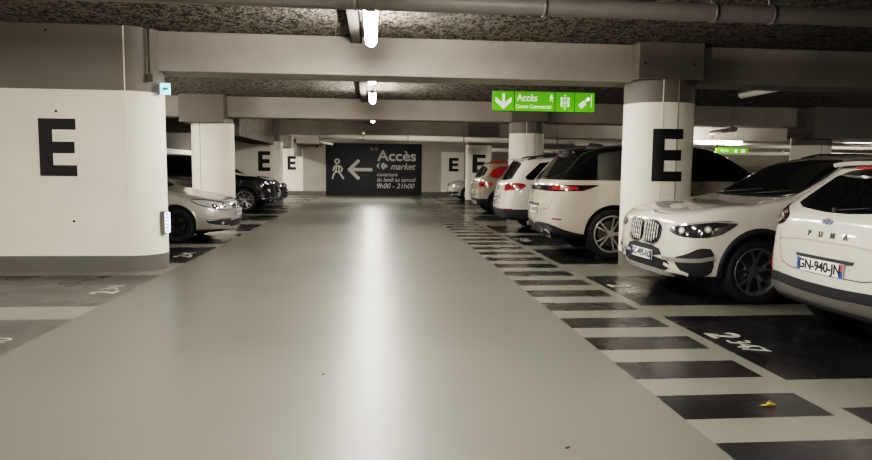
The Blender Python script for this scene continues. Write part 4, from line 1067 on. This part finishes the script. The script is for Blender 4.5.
# ------------------------------------------------------------------ small white SUV, rounded red lights, dark lower cladding
def car_tig():
    L, W, H = 4.43, 1.81, 1.68
    S = dict(L=L, W=W, H=H, ax_f=.87, ax_r=3.47, r=.35, Ra=.40, tumble=.42, mats=[P_WHITE, C_PLAST, C_UNDER],
             fo=[(.2, .08), (.4, .0), (.7, .0), (.9, .10), (1.1, .3)], ro=[(.25, .12), (.45, 0), (.70, .0), (.8, .05), (1.0, .08), (1.15, .14), (1.55, .44), (1.68, .50)],
             st=suv_stations(L, W/2, H, .92, 1.12, 1.3, 2.1, 1.06, 1.10, .24, rtop=H-.05), cuts=[.52], region=lambda c: 1 if (c.z < .52 and (c.x < -L/2+.62 or c.x > L/2-.5)) or c.z < .32 else 0,
             planes=[((-L/2+.62, 0, 0), (1, 0, 0))], bulge_r=.05)
    c = Car('small_suv', 'small white SUV with rounded red tail lights and dark lower bumper, roof rails', S); X = c.X; R = (1, 0, 0)
    c.wheels(.235, 's5', C_RIM); c.arch_trim(C_PLAST, .055)
    c.patch('rear_window', [(-3, -.66, 1.14), (-3, .66, 1.14), (-3, .62, 1.3), (-3, .55, 1.56), (-3, -.55, 1.56), (-3, -.62, 1.3)], R, C_GLASS, off=.006, smooth=1)
    c.side_windows([[(1.6, 1.12), (2.25, 1.57), (2.55, 1.59), (2.53, 1.12)], [(2.6, 1.12), (2.62, 1.59), (3.22, 1.57), (3.28, 1.13)], [(3.36, 1.14), (3.32, 1.56), (3.62, 1.52), (3.95, 1.22), (3.92, 1.16)]])
    for sd in (1, -1):
        D = (.70, -.71*sd, 0)
        t = c.patch('tail_light', [(-2.12, sd*.52, 1.05), (-2.0, sd*.72, 1.085), (-1.80, sd*.86, 1.085), (-1.72, sd*.885, 1.03), (-1.86, sd*.85, .93), (-2.0, sd*.78, .94), (-2.12, sd*.56, .90)], D, C_TAIL, off=.012, smooth=2)[0]
        for a, b in ((-2.02, .70), (-1.90, .82)):
            p, n = c.cast((a, sd*b, 1.0), Vector(D).normalized(), .013); bm = bmesh.new(); tube(bm, p-n*.003, p+n*.004, .032, 14); bm_obj('lamp_lens', bm, C_TAILD, t)
        c.patch('reflector', [(-2.1, sd*.62, .535), (-1.98, sd*.80, .535), (-1.98, sd*.80, .515), (-2.1, sd*.62, .515)], D, C_TAIL, off=.012, smooth=0)
    bm = bmesh.new(); rows = []
    for i in range(9):
        y = -.56+1.12*i/8; z = c.cast((X(L-.66), y, 3), (0, 0, -1), 0)[0].z
        rows.append([bm.verts.new((X(L-.75), y, z+.004)), bm.verts.new((X(L-.36), y, z-.01)), bm.verts.new((X(L-.37), y, z-.04)), bm.verts.new((X(L-.6), y, z-.06))])
    for a, b in zip(rows[:-1], rows[1:]):
        for j in range(4): bm.faces.new((a[j], b[j], b[(j+1) % 4], a[(j+1) % 4])).smooth = True
    bm.faces.new(rows[0]); bm.faces.new(rows[-1][::-1]); bmesh.ops.recalc_face_normals(bm, faces=bm.faces)
    bm_obj('roof_spoiler', bm, P_WHITE, c.root, angle=40)
    c.rail(X(2.2), X(3.85), .60, C_PLAST, .05, .018)
    c.patch('plate_recess', [(-3, -.40, .84), (-3, .40, .84), (-3, .34, .68), (-3, -.34, .68)], R, P_PEARL, off=.003)
    c.plate(-1, .76, 'DR-207-KE', off=.012)
    c.seam('tailgate_gap', [(-3, -.66, 1.1), (-3, -.68, .85), (-3, -.6, .63), (-3, .6, .63), (-3, .68, .85), (-3, .66, 1.1)], R, smooth=1, w=.009)
    for d in (1.5, 2.57, 3.35): c.seam('door_gap', [(X(d), 1, 1.1), (X(d), 1, .45)], (0, -1, 0), both=True)
    p, n = c.cast((-3, 0, .96), R, 0); bm = bmesh.new(); tube(bm, p, p+n*.012, .05, 20); bm_obj('round_badge', bm, C_CHROME, c.root)
    c.patch('windscreen', [(X(1.3), -.64, 1.2), (X(1.25), 0, 1.2), (X(1.3), .64, 1.2), (X(2.05), .52, 1.58), (X(2.05), -.52, 1.58)], (-.75, 0, -1), C_GLASS, off=.005)
    c.patch('headlight', [(X(.2), .5, .88), (X(.45), .85, .9), (X(.5), .87, .78), (X(.2), .55, .76)], (-.7, -.7, 0), C_LAMP, both=True)
    c.mirror(X(1.7), 1.18)
    return c
TIG = car_tig(); put(TIG, 3.47, 3.73, 14.75, .0, rev=False)

# ------------------------------------------------------------------ beige crossover with red roof
def car_cit():
    L, W, H = 4.15, 1.76, 1.62
    S = dict(L=L, W=W, H=H, ax_f=.84, ax_r=3.44, r=.335, Ra=.385, tumble=.42, mats=[P_BEIGE, C_PLAST, C_UNDER, P_RED],
             fo=[(.2, .08), (.4, .0), (.7, .0), (.9, .10), (1.1, .3)], ro=[(.25, .12), (.45, 0), (.75, .0), (.95, .06), (1.1, .10), (1.5, .36), (1.6, .42)],
             st=suv_stations(L, W/2, H, .92, 1.10, 1.2, 1.95, 1.04, 1.08, .24, rtop=H-.04), cuts=[.48, 1.50],
             region=lambda c: (1 if (c.z < .48 and (c.x < -L/2+.5 or c.x > L/2-.5)) or c.z < .32 else 0), planes=[((-L/2+.5, 0, 0), (1, 0, 0))], bulge_r=.05)
    c = Car('crossover_car', 'beige crossover with red roof rails and red rear quarter panel, backed in', S); X = c.X; R = (1, 0, 0)
    c.wheels(.22, 's5', C_RIMD); c.arch_trim(C_PLAST, .07)
    c.patch('rear_window', [(-3, -.64, 1.13), (-3, .64, 1.13), (-3, .54, 1.46), (-3, -.54, 1.46)], R, C_GLASS, off=.006, smooth=1)
    c.side_windows([[(1.5, 1.1), (2.1, 1.48), (2.42, 1.5), (2.4, 1.1)], [(2.46, 1.1), (2.48, 1.5), (3.0, 1.48), (3.05, 1.1)]])
    c.patch('quarter_window', [(X(3.10), 1, 1.1), (X(3.06), 1, 1.48), (X(3.62), 1, 1.44), (X(3.86), 1, 1.13)], (0, -1, 0), P_RED, off=.006, both=True, label='red striped rear quarter window')
    for sd in (1, -1):
        D = (.70, -.71*sd, 0)
        t = c.patch('tail_light', [(-1.98, sd*.50, .97), (-1.9, sd*.70, 1.0), (-1.70, sd*.84, 1.0), (-1.64, sd*.86, .93), (-1.72, sd*.84, .84), (-1.9, sd*.72, .82), (-1.98, sd*.52, .86)], D, C_TAIL, off=.012, smooth=2)[0]
        p, n = c.cast((-1.88, sd*.70, .91), Vector(D).normalized(), .013); bm = bmesh.new(); tube(bm, p-n*.003, p+n*.004, .04, 14); bm_obj('lamp_lens', bm, C_TAILD, t)
    c.patch('skid_plate', [(-3, -.4, .42), (-3, .4, .42), (-3, .34, .30), (-3, -.34, .30)], R, C_GREYP, off=.014)
    c.plate(-1, .70, 'EX-631-TB', off=.012)
    c.seam('tailgate_gap', [(-3, -.64, 1.1), (-3, -.66, .85), (-3, -.56, .58), (-3, .56, .58), (-3, .66, .85), (-3, .64, 1.1)], R, smooth=1, w=.009)
    c.rail(X(2.0), X(3.6), .56, P_RED, .05, .03)
    c.patch('windscreen', [(X(1.2), -.62, 1.2), (X(1.15), 0, 1.2), (X(1.2), .62, 1.2), (X(1.9), .5, 1.52), (X(1.9), -.5, 1.52)], (-.75, 0, -1), C_GLASS, off=.005)
    c.patch('headlight', [(X(.2), .5, .82), (X(.4), .82, .84), (X(.45), .84, .72), (X(.2), .55, .70)], (-.7, -.7, 0), C_LAMP, both=True)
    c.mirror(X(1.6), 1.14)
    return c
CIT = car_cit(); put(CIT, 3.44, 3.82, 20.56, .05, rev=False)

# ------------------------------------------------------------------ generic forward-facing cars
def front_car(name, label, L, W, H, hood0, hood1, cowl, head, belt, beltr, paint, axf, axr, r, Ra, rim, style, plate, suv=False, rs=None, passat=False, rimm=C_RIM, sill=.2, rtop=None, kidney=False):
    S = dict(L=L, W=W, H=H, ax_f=axf, ax_r=axr, r=r, Ra=Ra, tumble=.5, mats=[paint, C_PLAST, C_UNDER],
             fo=[(.15, .09), (.28, .02), (.42, .0), (hood0-.16, .03), (hood0-.04, .08), (hood0+.06, .18), (hood0+.2, .34)], ro=[(.2, .1), (.5, 0), (.9, .03), (1.1, .12), (H, .5)],
             st=suv_stations(L, W/2, H, hood0, hood1, cowl, head, belt, beltr, sill, rtop=rtop), cuts=[sill+.05], region=lambda c: 1 if c.z < sill+.05 else 0, bulge_f=.09)
    c = Car(name, label, S); X = c.X; Fd = (-1, 0, 0)
    c.wheels(rim, style, rimm); c.arch_trim(paint if not suv else C_PLAST, .03, off=.004)
    hw = W/2
    c.patch('windscreen', [(X(cowl), -hw*.73, hood1), (X(cowl-.08), 0, hood1), (X(cowl), hw*.73, hood1), (X(cowl+(head-cowl)*.5), hw*.70, 1.3), (X(head-.06), hw*.58, H-.05), (X(head-.08), 0, H), (X(head-.06), -hw*.58, H-.05), (X(cowl+(head-cowl)*.5), -hw*.70, 1.3)], (-.75, 0, -1), C_GLASS, off=.005)
    t = H-.12; m0 = (head+.35)
    c.side_windows([[(cowl+.32, belt+.05), (head+.1, t-.02), (m0+.1, t), (m0+.1, belt+.05)], [(m0+.17, belt+.05), (m0+.17, t), (m0+.8, t-.01), (m0+.95, beltr+.05)], [(m0+1.02, beltr+.06), (m0+.9, t-.02), (m0+1.25, t-.06), (m0+1.55, beltr+.12)]])
    for d in (cowl+.2, m0+.13): c.seam('door_gap', [(X(d), 1, belt+.02), (X(d), 1, sill+.15)], (0, -1, 0), both=True)
    z = hood0
    c.seam('bonnet_gap', [(X(cowl-.05), hw*.80, 1), (X(cowl*.6), hw*.78, 1), (X(.45), hw*.66, 1), (X(.24), hw*.40, 1), (X(.2), 0, 1)], (0, 0, -1), both=True, smooth=1)
    D = (-.75, -.66, 0)
    hp = [(X(.16), hw*.40, z-.055), (X(.20), hw*.62, z-.02), (X(.42), hw*.86, z+.03), (X(.66), hw*.97, z+.05), (X(.60), hw*.96, z-.03), (X(.42), hw*.90, z-.10), (X(.20), hw*.74, z-.155), (X(.12), hw*.46, z-.15)]
    hl = c.patch('headlight', hp, D, C_LAMP if not kidney and paint is not P_BLACK else C_LAMPD, off=.006, both=True, smooth=1)
    c.seam('headlight_rim', hp, D, C_PTXT, w=.014, off=.009, both=True, smooth=1, closed=True)
    for o, sd in zip(hl, (1, -1)):
        for (dx, yy) in ((.22, .62), (.36, .80)):
            p, n = c.cast((X(dx), sd*hw*yy, z-.075), Vector((-.75, -.66*sd, 0)).normalized(), .008)
            bm = bmesh.new(); tube(bm, p-n*.004, p+n*.004, .045, 16); bm_obj('lamp_lens', bm, C_LAMPD if paint is not P_BLACK else C_LED, o)
            bm = bmesh.new(); tube(bm, p+n*.004, p+n*.007, .020, 12); bm_obj('lamp_bulb', bm, C_LED, o)
    g = c.patch('grille', [(3, -hw*.40, z-.055), (3, hw*.40, z-.055), (3, hw*.36, z-.15), (3, -hw*.36, z-.15)], Fd, C_PTXT, off=.006)[0]
    for i in range(3):
        zz = z-.075-.03*i; bm = bmesh.new(); prev = None
        for tt in range(9):
            p, _ = c.cast((3, hw*(-.37+.74*tt/8), zz), Fd, .012)
            if prev is not None: tube(bm, prev, p, .007, 6)
            prev = p
        bm_obj('grille_bar', bm, C_CHROME, g)
    p, n = c.cast((3, 0, z-.10), Fd, .012); bm = bmesh.new(); tube(bm, p-n*.01, p+n*.012, .055, 20); bm_obj('round_badge', bm, C_CHROME, c.root)
    lg = c.patch('lower_grille', [(3, -hw*.55, .40), (3, hw*.55, .40), (3, hw*.60, .32), (3, hw*.5, .27), (3, -hw*.5, .27), (3, -hw*.60, .32)], Fd, C_PTXT, off=.006)[0]
    fp = [(X(.04), hw*.56, .44), (X(.25), hw*.86, .44), (X(.42), hw*.97, .42), (X(.34), hw*.94, .34), (X(.04), hw*.60, .30)]
    fg = c.patch('fog_intake', fp, D, C_PLAST, off=.008, both=True, smooth=1)
    c.seam('fog_trim', [(X(.03), hw*.60, .425), (X(.22), hw*.84, .43), (X(.38), hw*.95, .412)], D, C_CHROME, w=.018, off=.014, both=True)
    for o, sd in zip(fg, (1, -1)):
        p, n = c.cast((X(.2), sd*hw*.78, .36), Vector((-.75, -.66*sd, 0)).normalized(), .010); bm = bmesh.new(); tube(bm, p-n*.003, p+n*.004, .03, 14); bm_obj('fog_lamp', bm, C_LAMP, o)
    c.plate(1, .52, plate, off=.02, red=False)
    for dd in (m0-.1, m0+.72): c.blob('door_handle', (X(dd), hw*.99, belt-.06), (.10, .02, .015), paint, both=True)
    c.mirror(X(cowl+.38), belt+.10)
    c.patch('rear_window', [(-3, -hw*.66, beltr+.06), (-3, hw*.66, beltr+.06), (-3, hw*.55, H-.15), (-3, -hw*.55, H-.15)], (1, 0, 0), C_GLASS)
    c.patch('tail_light', [(-3, hw*.5, .85), (-3, hw*.9, .88), (-3, hw*.92, .98), (-3, hw*.55, .96)], (1, 0, 0), C_TAIL, both=True)
    if suv: c.rail(X(head+.1), X(L-.7), hw*.62, C_STEELR, .035)
    return c
C_STEELR = mat('rail_bright', '9a9a98', .3, metal=.8)
PAS = front_car('estate_car', 'silver car nosing out from behind the big left E pier', 4.78, 1.82, 1.50, .74, .98, 1.35, 2.2, .93, .98, P_SILVER, .93, 3.64, .325, .36, .21, 's5', 'CR-583-LM', rimm=C_RIMK, sill=.17)
put(PAS, .93, -3.52, 12.9, 0, rev=False)
BSU = front_car('black_suv', 'black SUV with dark wheels parked behind the second left column', 4.75, 1.90, 1.72, .98, 1.17, 1.45, 2.25, 1.10, 1.14, P_BLACK, .9, 3.75, .37, .42, .27, 'y5', 'FA-772-QS', suv=True, rimm=C_RIMD, sill=.26)
put(BSU, .9, -3.93, 21.3, 0, rev=False)
BL2 = front_car('black_hatchback', 'small black car nose showing beyond the black SUV', 4.2, 1.80, 1.46, .80, 1.0, 1.25, 2.0, .95, 1.0, P_BLACK, .85, 3.4, .32, .36, .21, 's5', 'DK-194-VC', sill=.19)
put(BL2, .85, -4.12, 25.2, 0, rev=False)
SML = front_car('small_car', 'pale grey small car facing the aisle, farthest on the right before the back wall', 4.05, 1.75, 1.48, .80, 1.0, 1.15, 1.95, .95, 1.0, P_PEARL, .82, 3.35, .315, .355, .20, 's5', 'BW-860-HD', sill=.19)
put(SML, .82, 4.0, 28.4, 0)
# ------------------------------------------------------------------ camera, light, view
cam = bpy.data.cameras.new('camera'); co = bpy.data.objects.new('camera', cam); COL.objects.link(co)
cam.sensor_width = 36; cam.lens = 655/872*36; cam.clip_end = 200; cam.clip_start = .05
pitch, yaw, roll = .09274, .09488, -.01044
fwd = Vector((sin(yaw)*cos(pitch), cos(yaw)*cos(pitch), -sin(pitch))); right = Vector((cos(yaw), -sin(yaw), 0)); up = right.cross(fwd)
r2 = right*cos(roll)-up*sin(roll); u2 = right*sin(roll)+up*cos(roll)
M = Matrix((r2, u2, -fwd)).transposed().to_4x4(); M.translation = Vector((0, 0, 1.37)); co.matrix_world = M
SC.camera = co
w = bpy.data.worlds.new('world'); w.use_nodes = True; w.node_tree.nodes['Background'].inputs[0].default_value = (.9, .85, .75, 1); w.node_tree.nodes['Background'].inputs[1].default_value = .02
SC.world = w
SC.view_settings.view_transform = 'Filmic'; SC.view_settings.look = 'High Contrast'; SC.view_settings.exposure = .25
SC.cycles.max_bounces = 8; SC.cycles.diffuse_bounces = 5; SC.cycles.glossy_bounces = 4; SC.cycles.use_denoising = True
try: SC.cycles.sample_clamp_indirect = 4
except Exception: pass
